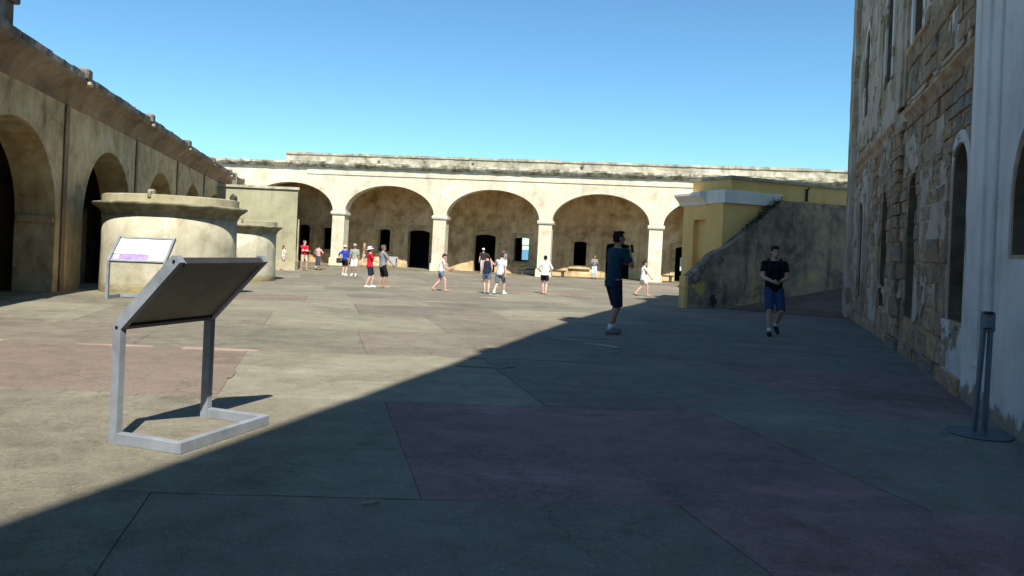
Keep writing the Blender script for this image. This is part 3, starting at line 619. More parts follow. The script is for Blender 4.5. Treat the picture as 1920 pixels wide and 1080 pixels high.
# yellow block, front at y=.35 ; end face towards the courtyard at x=1.6
X0, Y0, Y1 = 1.62, 0.35, 2.2
bm = B(); wall(bm, X0, 9.5, -0.6, 3.26, 0.3, []); obj('side_wall', bm, M['yellow'], stair, loc=(0, Y0, 0))
bm = B(); wall(bm, -(Y1 - 0.0), -(Y0 + 0.302), -0.6, 3.26, 0.3, [opening(-1.92, -1.30, 0.2, 2.72, 2.72, 'rect', blind=0.2)]); obj('portal_wall', bm, M['yellow'], stair, loc=(X0, 0, 0), rot=(0, 0, R(-90)))
bm = B(); box(bm, X0, 9.5, Y1 - 0.0, Y1 + 0.3, -0.6, 3.26); obj('rear_wall', bm, M['yellow'], stair)
bm = B(); box(bm, X0 - 0.06, X0 - 0.002, Y0, Y0 + 0.56, -0.6, 3.258); obj('corner_pilaster', bm, M['yellow'], stair)
# cornice wraps front and portal side
bm = B(); box(bm, X0 - 0.09, 4.05, Y0 - 0.10, Y0 + 0.5, 3.262, 3.70, 0.015); box(bm, X0 - 0.09, X0 + 0.4, Y0 + 0.502, Y0 + 0.85, 3.262, 3.70); obj('cornice', bm, M['trim'], stair)
bm = B(); prof_c = [(0.0, 3.20), (-0.10, 3.24), (-0.14, 3.34), (-0.30, 3.50), (-0.36, 3.54), (-0.36, 3.62), (-0.3, 3.66), (0.4, 3.68), (0.4, 3.2)]
sweep(bm, prof_c, -(Y1 + 0.42), -(Y0 + 0.853)); obj('portal_cornice', bm, M['trim'], stair, loc=(X0 - 0.002, 0, 0), rot=(0, 0, R(-90)))
bm = B(); box(bm, X0 + 0.30, 9.5, Y0 + 0.06, Y1 + 0.2, 3.26, 4.10); obj('roof_band', bm, M['yellow'], stair)
bm = B(); sweep(bm, [(Y0 - 0.02, 4.10), (Y0 - 0.03, 4.20), (Y1 + 0.28, 4.22), (Y1 + 0.28, 4.10)], X0 + 0.22, 9.5, 0.5, 0.008); obj('coping', bm, M['parapet'], stair)
bm = B(); box(bm, 5.30, 5.36, Y0 - 0.012, Y0 + 0.06, 3.55, 3.98); rod(bm, (5.33, Y0 + 0.0, 3.95), (5.33, Y0 - 0.08, 4.02), 0.03); obj('downspout', bm, M['bolt'], stair)
# growth along the diagonal joint
bm = B()
for i in range(260):
    s_ = 2.3 + (rnd.random() ** 0.7) * 1.5; z_ = 2.36 + (s_ - 2.29) * 0.72 + rnd.uniform(-0.02, 0.13) * (s_ - 2.0) / 1.6
    p = Vector((s_, rnd.uniform(-0.02, 0.33), z_)); d = Vector((rnd.uniform(-1, 1), rnd.uniform(-1, 0.3), rnd.uniform(-0.2, 1))).normalized() * rnd.uniform(0.03, 0.07); e = d.orthogonal() * 0.5
    quad(bm, p, p + d + e, p + d * 1.8, p + d - e)
tag(obj('wall_growth', bm, M['lichen'], stair), kind='stuff')

# ------------------------------------------------------------------ masonry facade on the right (local x runs back towards the camera)
RZ = math.atan2(-RD.y, -RD.x)
fac = empty('masonry_building', (RA.x, RA.y, 0), RZ, 'tall shaded building with peeling white plaster and exposed stone courses, dark arched niches', 'building')
S1 = 15.55                                    # far corner along the facade
topz = lambda x: 12.9 - 0.062 * x             # roof line
niche = []
for c in (2.38, 5.62, 8.72, 12.55): niche.append((c, 0.40 if c < 10 else 0.45, 0.62 if c > 3 else 0.83, 2.56, 2.98))
uppr = []
for c in (2.4, 5.65, 8.9, 12.7): uppr.append((c, 0.42, 5.2, 6.9, 7.35))
wops = [opening(-c - h, -c + h, zb, zs, zc, blind=0.42, n=12) for c, h, zb, zs, zc in niche]
wops.append(opening(-0.26, 1.2, 1.62, 2.1, 2.85, blind=0.4, n=14))
for k in range(4): wops.append(opening(3.0 + k * 3.2, 3.9 + k * 3.2, 0.8, 2.6, 3.0, blind=0.4))
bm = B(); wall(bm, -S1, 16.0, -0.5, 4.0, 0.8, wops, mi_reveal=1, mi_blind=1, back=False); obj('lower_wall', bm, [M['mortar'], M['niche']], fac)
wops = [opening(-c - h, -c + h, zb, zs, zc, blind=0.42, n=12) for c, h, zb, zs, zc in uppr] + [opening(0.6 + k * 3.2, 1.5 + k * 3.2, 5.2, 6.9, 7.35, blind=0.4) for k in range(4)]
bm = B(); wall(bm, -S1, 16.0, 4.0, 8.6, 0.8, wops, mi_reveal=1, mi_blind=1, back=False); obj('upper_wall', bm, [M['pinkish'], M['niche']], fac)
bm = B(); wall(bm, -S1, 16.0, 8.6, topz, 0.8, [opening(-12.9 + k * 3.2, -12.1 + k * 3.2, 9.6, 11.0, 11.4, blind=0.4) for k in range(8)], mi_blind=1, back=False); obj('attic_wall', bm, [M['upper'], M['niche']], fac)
bm = B(); sweep(bm, [(-0.22, 0), (-0.22, 0.14), (0.9, 0.14), (0.9, 0)], -S1 - 0.2, 16.0, 0.7, 0.015)
for v in bm.verts: v.co.z += topz(v.co.x)
obj('roof_cornice', bm, M['parapet'], fac)
for k, (x, wd, h) in enumerate([(-13.9, 0.7, 0.45), (-10.9, 1.2, 0.3), (-9.2, 0.35, 0.2), (-5.0, 0.5, 0.18), (1.9, 0.9, 0.75), (7.0, 0.5, 0.3), (4.2, 1.4, 0.12)]):
    bm = B(); box(bm, x - wd / 2, x + wd / 2, -0.2, 0.5, topz(x) + 0.12, topz(x) + 0.14 + h, 0.03); obj('roof_block', bm, M['parapet'], fac)
bm = B(); box(bm, -S1, -S1 + 0.5, 0.82, 12, -0.5, 12.8); box(bm, 15.5, 16, 0.82, 12, -0.5, 11.8); box(bm, -S1, 16, 12.01, 12.5, -0.5, 11.7); obj('side_walls', bm, M['upper'], fac)
bm = B(); box(bm, -S1 + 0.5, 15.5, 0.82, 12, 11.2, 11.5); obj('roof', bm, M['parapet'], fac)
# string course and sill course: worn stone mouldings
bm = B(); sweep(bm, [(0.02, 3.93), (-0.04, 4.0), (-0.075, 4.04), (-0.075, 4.09), (0.0, 4.14), (0.02, 4.2)], -6.42, -1.80, 0.18, 0.02, 4); obj('string_course', bm, M['mortar'], fac)
bm = B(); sweep(bm, [(0.02, 3.98), (-0.04, 4.06), (-0.075, 4.1), (-0.075, 4.15), (0.0, 4.2), (0.02, 4.22)], -14.5, -7.85, 0.18, 0.02, 6); obj('string_course', bm, M['mortar'], fac)
bm = B(); sweep(bm, [(0.02, 5.0), (-0.08, 5.06), (-0.08, 5.14), (0.02, 5.16)], -6.4, -4.6, 0.2, 0.025, 9); obj('sill_course', bm, M['mortar'], fac)
# pilasters
def pil(xa, xb, z0, z1, d, m_, jit=0.01, name='pilaster'):
    bm = B(); n = max(2, int((z1 - z0) / 0.45)); rings = []
    for i in range(n + 1):
        z = z0 + (z1 - z0) * i / n
        j = [noise.noise(Vector((z * 1.7, xa, k))) * jit for k in range(4)]
        rings.append([bm.verts.new(p) for p in ((xa + j[0], 0.01, z), (xa + j[0], -d + j[1], z), (xb + j[2], -d + j[3], z), (xb + j[2], 0.01, z))])
    for a, c in zip(rings, rings[1:]):
        for k in range(3): bm.faces.new((a[k], a[k + 1], c[k + 1], c[k]))
    bm.faces.new(rings[-1]); bm.faces.new(list(reversed(rings[0])))
    return obj(name, bm, M[m_], fac)
pil(-1.77, -0.72, -0.4, 12.4, 0.045, 'white', 0.006); pil(-1.80, -1.62, -0.4, 12.3, 0.03, 'white', 0.006); pil(-1.42, -1.05, 0.45, 12.4, 0.075, 'white', 0.006)
bm = B(); wall(bm, -0.715, 4.0, -0.4, 12.3, 0.02, [opening(-0.30, 1.24, 1.58, 2.1, 2.92, n=16)]); o = obj('plaster_coat', bm, M['white'], fac, loc=(0, -0.022, 0))
pil(-15.7, -14.75, -0.5, 12.8, 0.14, 'pinkish', 0.03); pil(-7.4, -6.46, 4.25, 12.5, 0.06, 'pinkish', 0.03); pil(-7.2, -6.70, 4.25, 12.4, 0.10, 'pinkish', 0.03)
# plaster left standing round the niches and windows
def coat(xa, xb, z0, z1, seed, m_, y=-0.03, holes=(), step=0.065, rag=0.05, name='plaster_coat'):
    """ragged sheet of plaster about 4 cm thick"""
    bm = B(); nx, nzz = max(2, int((xb - xa) / step)), max(2, int((z1 - z0) / step))
    def pt(i, k):
        x = xa + (xb - xa) * i / nx; z = z0 + (z1 - z0) * k / nzz
        q = noise.noise_vector(Vector((x * 2.1 + seed, z * 2.1, seed))) * rag
        return x + q.x * (1 if 0 < i < nx or rag > 0.05 else 0), z + q.z
    cells = {}
    for i in range(nx):
        for k in range(nzz):
            x = xa + (xb - xa) * (i + .5) / nx; z = z0 + (z1 - z0) * (k + .5) / nzz
            e = min(i + .5, nx - i - .5) / nx * (xb - xa); e2 = min(k + .5, nzz - k - .5) / nzz * (z1 - z0)
            if min(e, e2) + (noise.noise(Vector((x * 1.3 + seed, z * 1.3, 5))) + 0.4 * noise.noise(Vector((x * 4.3 + seed, z * 4.3, 5)))) * 0.32 + 0.10 < 0.10: continue
            if noise.noise(Vector((x * 1.1 + seed * 2, z * 0.9, 15))) + 0.3 * noise.noise(Vector((x * 3.7, z * 3.7, seed))) + 0.15 * noise.noise(Vector((x * 9, z * 9, seed))) > 0.34: continue
            if any(a < x < b_ and c < z < d for a, b_, c, d in holes): continue
            cells[(i, k)] = 1
    V = {}
    def gv(i, k, f):
        if (i, k, f) not in V:
            x, z = pt(i, k); V[(i, k, f)] = bm.verts.new((x, (y if f else -0.0), z))
        return V[(i, k, f)]
    for (i, k) in cells:
        bm.faces.new((gv(i, k, 1), gv(i + 1, k, 1), gv(i + 1, k + 1, 1), gv(i, k + 1, 1)))
        for (di, dk, a, c) in ((-1, 0, (i, k), (i, k + 1)), (1, 0, (i + 1, k), (i + 1, k + 1)), (0, -1, (i, k), (i + 1, k)), (0, 1, (i, k + 1), (i + 1, k + 1))):
            if (i + di, k + dk) not in cells:
                bm.faces.new((gv(*a, 1), gv(*c, 1), gv(*c, 0), gv(*a, 0)))
    return obj(name, bm, M[m_], fac)
def arch_frame(c, h, zb, zs, zc, wd, d, m_, name='niche_frame', left=True, right=True):
    bm = B()
    xa, xb = c - h - (wd if left else 0), c + h + (wd if right else 0)
    wall(bm, xa, xb, zb - 0.05, lambda x: zs + (zc - zs + wd) * math.sqrt(max(0.0, 1 - ((x - c) / (h + wd + 0.02)) ** 2)) + 0.02, d, [opening(c - h, c + h, zb - 0.05, zs, zc, n=16)])
    return obj(name, bm, M[m_], fac, loc=(0, -d + 0.0, 0))
arch_frame(-2.38, 0.41, 0.83, 2.56, 2.99, 0.13, 0.022, 'white_hi', left=False)
arch_frame(-12.55, 0.46, 0.62, 2.56, 2.99, 0.2, 0.06, 'pinkish')
for c in (2.4, 5.65, 8.9, 12.7): arch_frame(-c, 0.43, 5.2, 6.9, 7.36, 0.2, 0.035, 'white_hi', 'window_frame')
coat(-3.3, -1.85, 4.25, 6.9, 3.1, 'white_hi', holes=[(-2.9, -1.95, 5.1, 7.5)]); coat(-14.6, -9.9, 4.4, 8.5, 6.3, 'pinkish', holes=[(-13.4, -12.1, 5.0, 7.6)])
coat(-14.7, -10.6, 0.3, 3.9, 9.4, 'pinkish', holes=[(-13.2, -11.9, 0.5, 3.2)])
coat(-3.0, -1.8, 0.05, 0.8, 12.4, 'white_hi'); coat(-6.2, -3.6, 4.25, 5.0, 2.2, 'pinkish'); coat(-4.6, -2.9, 3.0, 3.5, 5.5, 'pinkish'); coat(-9.7, -7.9, 2.9, 4.0, 7.1, 'pinkish')
coat(-5.1, -3.4, 0.6, 1.3, 21.4, 'pinkish'); coat(-6.4, -4.9, 2.95, 3.6, 1.1, 'pinkish'); coat(-6.3, -2.0, 4.2, 6.2, 31.7, 'pinkish', holes=[(-2.9, -1.95, 5.1, 7.5), (-6.2, -5.1, 5.1, 7.5)]); coat(-4.9, -3.0, 1.7, 3.0, 41.2, 'pinkish'); coat(-9.6, -6.2, 0.2, 1.1, 51.2, 'pinkish'); coat(-12.0, -9.3, 0.2, 2.6, 61.9, 'pinkish')
# stone blocks, one by one: shared chamfered meshes scaled to each block
def stone_mesh(i):
    bm = B(); r = random.Random(100 + i)
    j = lambda a: r.uniform(-a, a)
    bk = [(-.5, 0.5, -.5), (.5, 0.5, -.5), (.5, 0.5, .5), (-.5, 0.5, .5)]
    md = [(x * 1.0 + j(.02), -0.33 + j(.08), z * 1.0 + j(.03)) for x, _, z in bk]
    fr = [(x * 0.93 + j(.03), -0.5 + j(.08), z * 0.90 + j(.04)) for x, _, z in bk]
    v = [[bm.verts.new(p) for p in q] for q in (bk, md, fr)]
    for a, c in zip(v, v[1:]):
        for k in range(4): bm.faces.new((a[k], a[(k + 1) % 4], c[(k + 1) % 4], c[k]))
    ctr = bm.verts.new((j(.1), -0.54 + j(.10), j(.15)))
    for k in range(4): bm.faces.new((v[2][k], v[2][(k + 1) % 4], ctr))
    return mesh(bm, 'stone_block', M['stone'])
SM = [stone_mesh(i) for i in range(8)]
rs = random.Random(21); nst = 0; rest = []
def put_stone(xa, xb, z0, z1, proud):
    global nst
    args = ((xa + xb) / 2, (z0 + z1) / 2, xb - xa - 0.010, z1 - z0 - 0.010, proud)
    if nst < 295:
        link('stone_block', SM[rs.randrange(8)], fac, (args[0], 0.07 - args[4], args[1]), (rs.uniform(-.02, .02), rs.uniform(-.05, .05), rs.uniform(-.012, .012)), (args[2], 0.16, args[3])); nst += 1
    else: rest.append(args)
# rows of courses from the foot up; larger squared blocks low down, smaller rubble above
z = -0.08; courses = []
while z < 3.9:
    h = rs.uniform(0.27, 0.38) if z < 1.8 else rs.uniform(0.17, 0.27)
    courses.append((z, min(z + h, 3.93))); z += h
for z0, z1 in courses:
    x = -14.7
    while x < -1.95:
        l = rs.uniform(0.4, 0.95) if z0 < 1.8 else rs.uniform(0.22, 0.6)
        xb = min(x + l, -1.88)
        segs = [(x, xb)]
        for c, hh, zb, zs, zc in niche:
            mg = 0.17 if abs(c - 2.38) < 0.1 else 0.02
            if z1 > zb + 0.02 and z0 < zc + (0.15 if mg > 0.1 else 0.02):
                zz = (max(z0, zb) + z1) / 2
                hw = hh + mg if zz < zs else (hh + mg) * math.sqrt(max(0.05, 1 - ((min(zz, zc) - zs) / (zc - zs + mg)) ** 2))
                ns = []
                for a, b_ in segs:
                    if b_ <= -c - hw or a >= -c + hw: ns.append((a, b_)); continue
                    if a < -c - hw: ns.append((a, -c - hw))
                    if b_ > -c + hw: ns.append((-c + hw, b_))
                segs = ns
        for a, b_ in segs:
            if b_ - a > 0.09:
                bx_ = -7.25 < (a + b_) / 2 < -6.55
                put_stone(a, b_, z0, z1, 0.008 + rs.uniform(-0.012, 0.02) + (0.06 if bx_ else 0) + (0.03 if z1 < 0.5 else 0))
        x = xb
# the rest of the masonry (upper rubble) is one joined part
z = 4.25
while z < 8.5:
    h = rs.uniform(0.2, 0.34); x = -6.4
    while x < -1.85:
        l = rs.uniform(0.22, 0.55); xb = min(x + l, -1.82); cx_ = (x + xb) / 2
        if not any(abs(cx_ + c) < hh + 0.12 + (xb - x) / 2 and z + h > zb - 0.1 and z < zc + 0.2 for c, hh, zb, zs, zc in uppr): rest.append((cx_, z + h / 2, xb - x - 0.02, h - 0.02, 0.02 + rs.uniform(-0.015, 0.035)))
        x = xb
    z += h
bm = B()
for x, zz, sx, sz, pr in rest:
    r0 = len(bm.verts); me = SM[rs.randrange(8)]; mat_ = Matrix.Translation((x, 0.07 - pr, zz)) @ Matrix.Diagonal((sx, 0.16, sz, 1))
    vs = [bm.verts.new(mat_ @ v.co) for v in me.vertices]
    for p in me.polygons: bm.faces.new([vs[i] for i in p.vertices])
tag(obj('rubble_masonry', bm, M['stone'], fac), kind='stuff')

# ------------------------------------------------------------------ unseen block added behind the viewpoint to screen off sky light
rear = empty('sky_screen_block', (-14.0, -15.5, 0), 0, 'plain unseen plastered block added behind the viewpoint to screen off the sky', 'building')
bm = B(); wall(bm, -6, 13.5, -0.3, 4.4, 0.6, [opening(-4 + k * 3.4, -2.8 + k * 3.4, 0.9, 2.6, 3.1, blind=0.4) for k in range(5)]); obj('front_wall', bm, [M['ochre']], rear, loc=(7.5, 0, 0), rot=(0, 0, math.pi))
bm = B(); box(bm, -6.2, 13.7, -8, 0.3, 4.42, 4.8); obj('roof', bm, M['parapet'], rear)

# ------------------------------------------------------------------ wayside signs
def wayside(A, Bp, tilt_s, tilt_z, base_len, label, printed):
    """A, Bp: feet of the two side frames (xy); panel rises away from the feet over the base"""
    A, Bp = Vector(A), Vector(Bp); P = (Bp - A); L = P.length; P = P / L
    D = Vector((P.y, -P.x))
    o = empty('information_panel', (A.x, A.y, gz(A.y)), math.atan2(P.y, P.x), label, 'information panel', 'information panels on metal frames')
    # local: x along P from frame to frame, y = -D (so panel leans to -y)
    hz, w2, th = 0.82, 0.035, 0.05
    for x in (0, L):
        bm = B(); s_ = 1 if x == 0 else -1
        out = [(0.035, 0.0), (-0.035, 0.0), (-0.035, hz - 0.012), (-tilt_s - 0.03, tilt_z - 0.0), (-tilt_s + 0.0, tilt_z + 0.045), (-tilt_s + 0.04, tilt_z + 0.045), (0.035, hz + 0.03)]
        a = [bm.verts.new((x - th / 2, y, z)) for y, z in out]; c = [bm.verts.new((x + th / 2, y, z)) for y, z in out]
        bm.faces.new(a); bm.faces.new(list(reversed(c)))
        for k in range(len(out)): bm.faces.new((a[k], c[k], c[(k + 1) % len(out)], a[(k + 1) % len(out)]))
        bmesh.ops.triangulate(bm, faces=[f for f in bm.faces if len(f.verts) > 4])
        fo = obj('side_frame', bm, M['alu'], o)
        for (y, z) in ((-0.0, hz - 0.0), (-tilt_s + 0.02, tilt_z + 0.005)):
            bm = B(); rod(bm, (x - th / 2 - 0.006, y, z), (x + th / 2 + 0.006, y, z), 0.011, n=10); obj('bolt', bm, M['bolt'], fo)
    bm = B()
    for x in (0, L): box(bm, x - 0.028, x + 0.028, -base_len + 0.056, -0.037, 0.002, 0.082, 0.004)
    box(bm, -0.028, L + 0.028, -base_len, -base_len + 0.055, 0.003, 0.083, 0.004)
    obj('base_frame', bm, M['alu'], o)
    # panel plane from (y=0,z=hz) to (-tilt_s, tilt_z)
    ang = math.atan2(tilt_z - hz, tilt_s); sl_ = math.hypot(tilt_s, tilt_z - hz)
    rot = (-ang, 0, 0)
    # local panel frame: y' runs down the slope negative ; build then rotate about x at hinge
    def part(name, x0, x1, u0, u1, h0, h1, m_, parent=o, bev=0.0):
        bm = B(); box(bm, x0, x1, -u1, -u0, h0, h1, bev)
        return obj(name, bm, m_, o, loc=(0, 0.0, hz), rot=rot)
    x0, x1 = th / 2 + 0.003, L - th / 2 - 0.003
    pb = part('panel', x0, x1, 0.045, sl_ - 0.025, -0.010, 0.012, M['print_white'])
    pb.data.materials.clear(); pb.data.materials.append(M['panelback'])
    part('bottom_rail', x0, x1, 0.0, 0.043, -0.03, 0.03, M['rail'] if not printed else M['alu'], bev=0.004)
    part('top_rail', x0, x1, sl_ - 0.023, sl_ + 0.02, -0.03, 0.03, M['rail'] if not printed else M['alu'], bev=0.004)
    W = x1 - x0; u0, u1 = 0.05, sl_ - 0.03; H = u1 - u0
    def pr(name, a, b_, c, d, m_, h=0.0): part(name, x0 + W * a, x0 + W * b_, u0 + H * c, u0 + H * d, 0.0125 + h, 0.0145 + h, m_)
    pr('panel_print', 0.005, 0.995, 0.005, 0.995, M['print_white'])
    if printed:
        pr('purple_band', 0.30, 0.995, 0.01, 0.30, M['print_purple'], 0.002); pr('hill_picture', 0.005, 0.24, 0.01, 0.27, M['print_green'], 0.002); pr('lilac_wash', 0.24, 0.32, 0.01, 0.24, M['print_lilac'], 0.003)
        pr('emblem', 0.875, 0.965, 0.05, 0.22, M['print_white'], 0.005)
        bm = B()
        rw = random.Random(4)
        xs = 0.40
        while xs < 0.78:
            wd = rw.uniform(0.012, 0.03); hh = rw.uniform(0.04, 0.10) if xs < 0.5 else rw.uniform(0.02, 0.045)
            box(bm, x0 + W * xs, x0 + W * (xs + wd), -(u0 + H * (0.36 + hh)), -(u0 + H * 0.36), 0.0146, 0.0156); xs += wd + rw.uniform(0.008, 0.02)
        for xs, ww in ((0.44, 0.08), (0.60, 0.02)):
            box(bm, x0 + W * xs, x0 + W * (xs + ww), -(u0 + H * 0.16), -(u0 + H * 0.09), 0.0172, 0.0182)
        for k in range(8): 
            hh = rw.uniform(0.03, 0.08); box(bm, x0 + W * (0.02 + k * 0.025), x0 + W * (0.038 + k * 0.025), -(u0 + H * (0.27 + hh)), -(u0 + H * 0.271), 0.0146, 0.0156)
        obj('heading', bm, M['print_grey'], o, loc=(0, 0, hz), rot=rot)
    else:
        pr('purple_band', 0.30, 0.995, 0.01, 0.30, M['print_purple'], 0.002)
    return o
wayside((-2.74, 5.19), (-2.45, 6.03), 0.50, 1.30, 0.60, 'nearest information panel, seen from behind with its dark underside over a galvanised base frame', False)
# this one faces the camera: feet nearest to us, panel leaning away
A_, B_ = (-8.83, 16.15), (-7.63, 16.22)
o2 = wayside(B_, A_, 0.50, 1.34, 0.6, 'information panel with white and purple print in front of the nearer cistern', True)

# ------------------------------------------------------------------ stanchion
o = empty('floor_stand', (4.235, 6.57, 0), R(15), 'grey twin bar floor stand on a round plate by the white plastered pilaster', 'floor stand')
bm = B(); lathe(bm, [(0.255, 0.003), (0.258, 0.008), (0.25, 0.012), (0.1, 0.014)], 40); obj('base_plate', bm, plain('scuffed_grey_plate', (0.10, 0.105, 0.12), 0.5), o)
bm = B(); lathe(bm, [(0.259, 0.002), (0.266, 0.007), (0.260, 0.012), (0.2585, 0.007)], 40); obj('rubber_rim', bm, M['steel_dk'], o)
for k, (x0_, y0_, x1_) in enumerate(((-0.024, 0.03, 0.014), (0.026, -0.03, 0.07))):
    bm = B(); 
    for zz0, zz1 in ((0.025, 0.95),):
        d = 0.02; a = [bm.verts.new((x0_ + sx * 0.019, y0_ + sy * 0.013, zz0)) for sx, sy in ((-1, -1), (1, -1), (1, 1), (-1, 1))]; c = [bm.verts.new((x1_ + sx * 0.019, y0_ * 0.3 + sy * 0.014, zz1)) for sx, sy in ((-1, -1), (1, -1), (1, 1), (-1, 1))]
        for q in range(4): bm.faces.new((a[q], a[(q + 1) % 4], c[(q + 1) % 4], c[q]))
        bm.faces.new(c); bm.faces.new(list(reversed(a)))
    obj('bar', bm, M['steel'], o)
bm = B(); box(bm, -0.008, 0.098, -0.042, 0.04, 0.92, 1.10, 0.012); hd = obj('head', bm, M['steel'], o)
for q in ((-0.012, 0.057, -0.047, 0.0, 1.075, 1.104), (-0.012, 0.05, -0.046, 0.0, 0.94, 0.96)):
    bm = B(); box(bm, *q, 0.005); obj('latch', bm, M['steel_dk'], hd)
for zq in (1.02, 0.975):
    bm = B(); box(bm, 0.008, 0.038, -0.050, -0.041, zq, zq + 0.025, 0.003); obj('button', bm, M['alu'], hd)

# ------------------------------------------------------------------ people
SKIN = {}
def skin(c, name):
    if name not in SKIN: SKIN[name] = plain('skin_' + name, c, 0.55, var=0.06)
    return SKIN[name]
CLOTH = {}
def cloth(name, c, var=0.12, scale=14):
    if name not in CLOTH:
        m, t, b = newmat(name); tc = _n(t, 'ShaderNodeTexCoord'); v = tc.outputs['Object']
        f = nz(t, v, scale, 6); t.links.new(ramp(t, f, [(0.32, tuple(x * (1 - var) for x in c)), (0.68, tuple(min(1, x * (1 + var)) for x in c))]), b.inputs['Base Color'])
        b.inputs['Roughness'].default_value = 0.9; b.inputs['Specular IOR Level'].default_value = 0.15
        bump(t, b, math_(t, 'ADD', nz(t, mp(t, v, (9, 9, 4)), 1.0, 4, 0.6, 1.2), math_(t, 'MULTIPLY', nz(t, v, 60), 0.2)), 0.5, 0.04)
        CLOTH[name] = m
    return CLOTH[name]
def ell(bm, c, r, rot=None, seg=14):
    c = Vector(c); m_ = max(6, seg // 2 + 2); rings = []
    P_ = lambda x, y, z: c + (rot @ Vector((x * r[0], y * r[1], z * r[2])) if rot else Vector((x * r[0], y * r[1], z * r[2])))
    for i in range(1, m_):
        a = math.pi * i / m_ - math.pi / 2; ca, sa = math.cos(a), math.sin(a)
        rings.append([bm.verts.new(P_(ca * math.cos(2 * math.pi * k / seg), ca * math.sin(2 * math.pi * k / seg), sa)) for k in range(seg)])
    lo, hi = bm.verts.new(P_(0, 0, -1)), bm.verts.new(P_(0, 0, 1))
    for k in range(seg):
        q = (k + 1) % seg
        bm.faces.new((rings[0][q], rings[0][k], lo)); bm.faces.new((rings[-1][k], rings[-1][q], hi))
        for a, b_ in zip(rings, rings[1:]): bm.faces.new((a[k], a[q], b_[q], b_[k]))
def loft(bm, rings, n=16):
    """rings: (centre, half width, half depth) stacked upwards; optional 4th: z rotation"""
    L = []
    for r in rings:
        c = Vector(r[0]); az = r[3] if len(r) > 3 else 0
        ca, sa = math.cos(az), math.sin(az); q = []
        for i in range(n):
            a = 2 * math.pi * i / n; x, y = r[1] * math.cos(a), r[2] * math.sin(a)
            q.append(bm.verts.new((c.x + x * ca - y * sa, c.y + x * sa + y * ca, c.z)))
        L.append(q)
    for a, b_ in zip(L, L[1:]):
        for i in range(n): bm.faces.new((a[i], a[(i+1) % n], b_[(i+1) % n], b_[i]))
    bm.faces.new(list(reversed(L[0]))); bm.faces.new(L[-1])
def limb(bm, pts, rad, n=12):
    for (p, q), (r0, r1) in zip(zip(pts, pts[1:]), zip(rad, rad[1:])):
        rod(bm, p, q, r0, r1, n)
    for p, r in zip(pts, rad): ell(bm, p, (r, r, r), seg=12)
TMP = bpy.data.scenes.new('tmp')          # scratch scene for voxel unions, removed at the end
def remeshed(bm, voxel, smooth=3):
    bmesh.ops.recalc_face_normals(bm, faces=bm.faces)
    me = bpy.data.meshes.new('tmp'); bm.to_mesh(me); bm.free()
    o = bpy.data.objects.new('tmp', me); TMP.collection.objects.link(o)
    r = o.modifiers.new('r', 'REMESH'); r.mode = 'VOXEL'; r.voxel_size = voxel; r.use_smooth_shade = True
    s = o.modifiers.new('s', 'SMOOTH'); s.iterations = smooth; s.factor = 0.5
    with bpy.context.temp_override(scene=TMP, view_layer=TMP.view_layers[0]):
        dg = bpy.context.evaluated_depsgraph_get()
    res = bpy.data.meshes.new_from_object(o.evaluated_get(dg)); bpy.data.objects.remove(o); bpy.data.meshes.remove(me)
    return res
def ik(a, t, l1, l2, pole):
    a, t, pole = Vector(a), Vector(t), Vector(pole)
    d = t - a; D = min(d.length, (l1 + l2) * 0.999); u = d.normalized()
    x = (l1 * l1 - l2 * l2 + D * D) / (2 * D); h = math.sqrt(max(0, l1 * l1 - x * x))
    n = (pole - u * pole.dot(u)).normalized()
    return a + u * x + n * h, a + u * D
def hand(bm, wrist, elbow, side, curl=0.5, palm_dir=None, sc=1.0):
    """palm plus four unequal bent fingers and a thumb from the side"""
    w_, e = Vector(wrist), Vector(elbow); f = (w_ - e).normalized()
    up = Vector(palm_dir) if palm_dir else Vector((-side, 0.2, 0)); up = (up - f * up.dot(f))
    up = up.normalized() if up.length > 1e-3 else f.orthogonal().normalized()
    lat = f.cross(up).normalized()
    if (lat.y if abs(lat.y) > abs(lat.z) else lat.z) < 0: lat = -lat
    pc = w_ + f * 0.045 * sc
    rot = Matrix((lat, f, up)).transposed()
    ell(bm, pc, (0.040 * sc, 0.052 * sc, 0.017 * sc), rot, 10)
    for i, (o_, ln) in enumerate(((-0.030, 0.058), (-0.010, 0.068), (0.011, 0.074), (0.031, 0.064))):
        b0 = w_ + f * 0.082 * sc + lat * o_ * sc
        a1 = curl * 0.9; d1 = (f * math.cos(a1) + up * math.sin(a1)); d2 = (f * math.cos(a1 * 2.3) + up * math.sin(a1 * 2.3))
        b1 = b0 + d1 * ln * 0.55 * sc; b2 = b1 + d2 * ln * 0.55 * sc
        limb(bm, [b0, b1, b2], [0.0095 * sc, 0.0088 * sc, 0.0072 * sc], 6)
    t0 = w_ + f * 0.025 * sc + lat * 0.034 * sc; t1 = t0 + (lat * 0.6 + f * 0.7 + up * 0.35).normalized() * 0.038 * sc; t2 = t1 + (f * 0.9 + up * 0.4).normalized() * 0.030 * sc
    limb(bm, [t0, t1, t2], [0.0125 * sc, 0.0105 * sc, 0.0085 * sc], 6)
    return pc
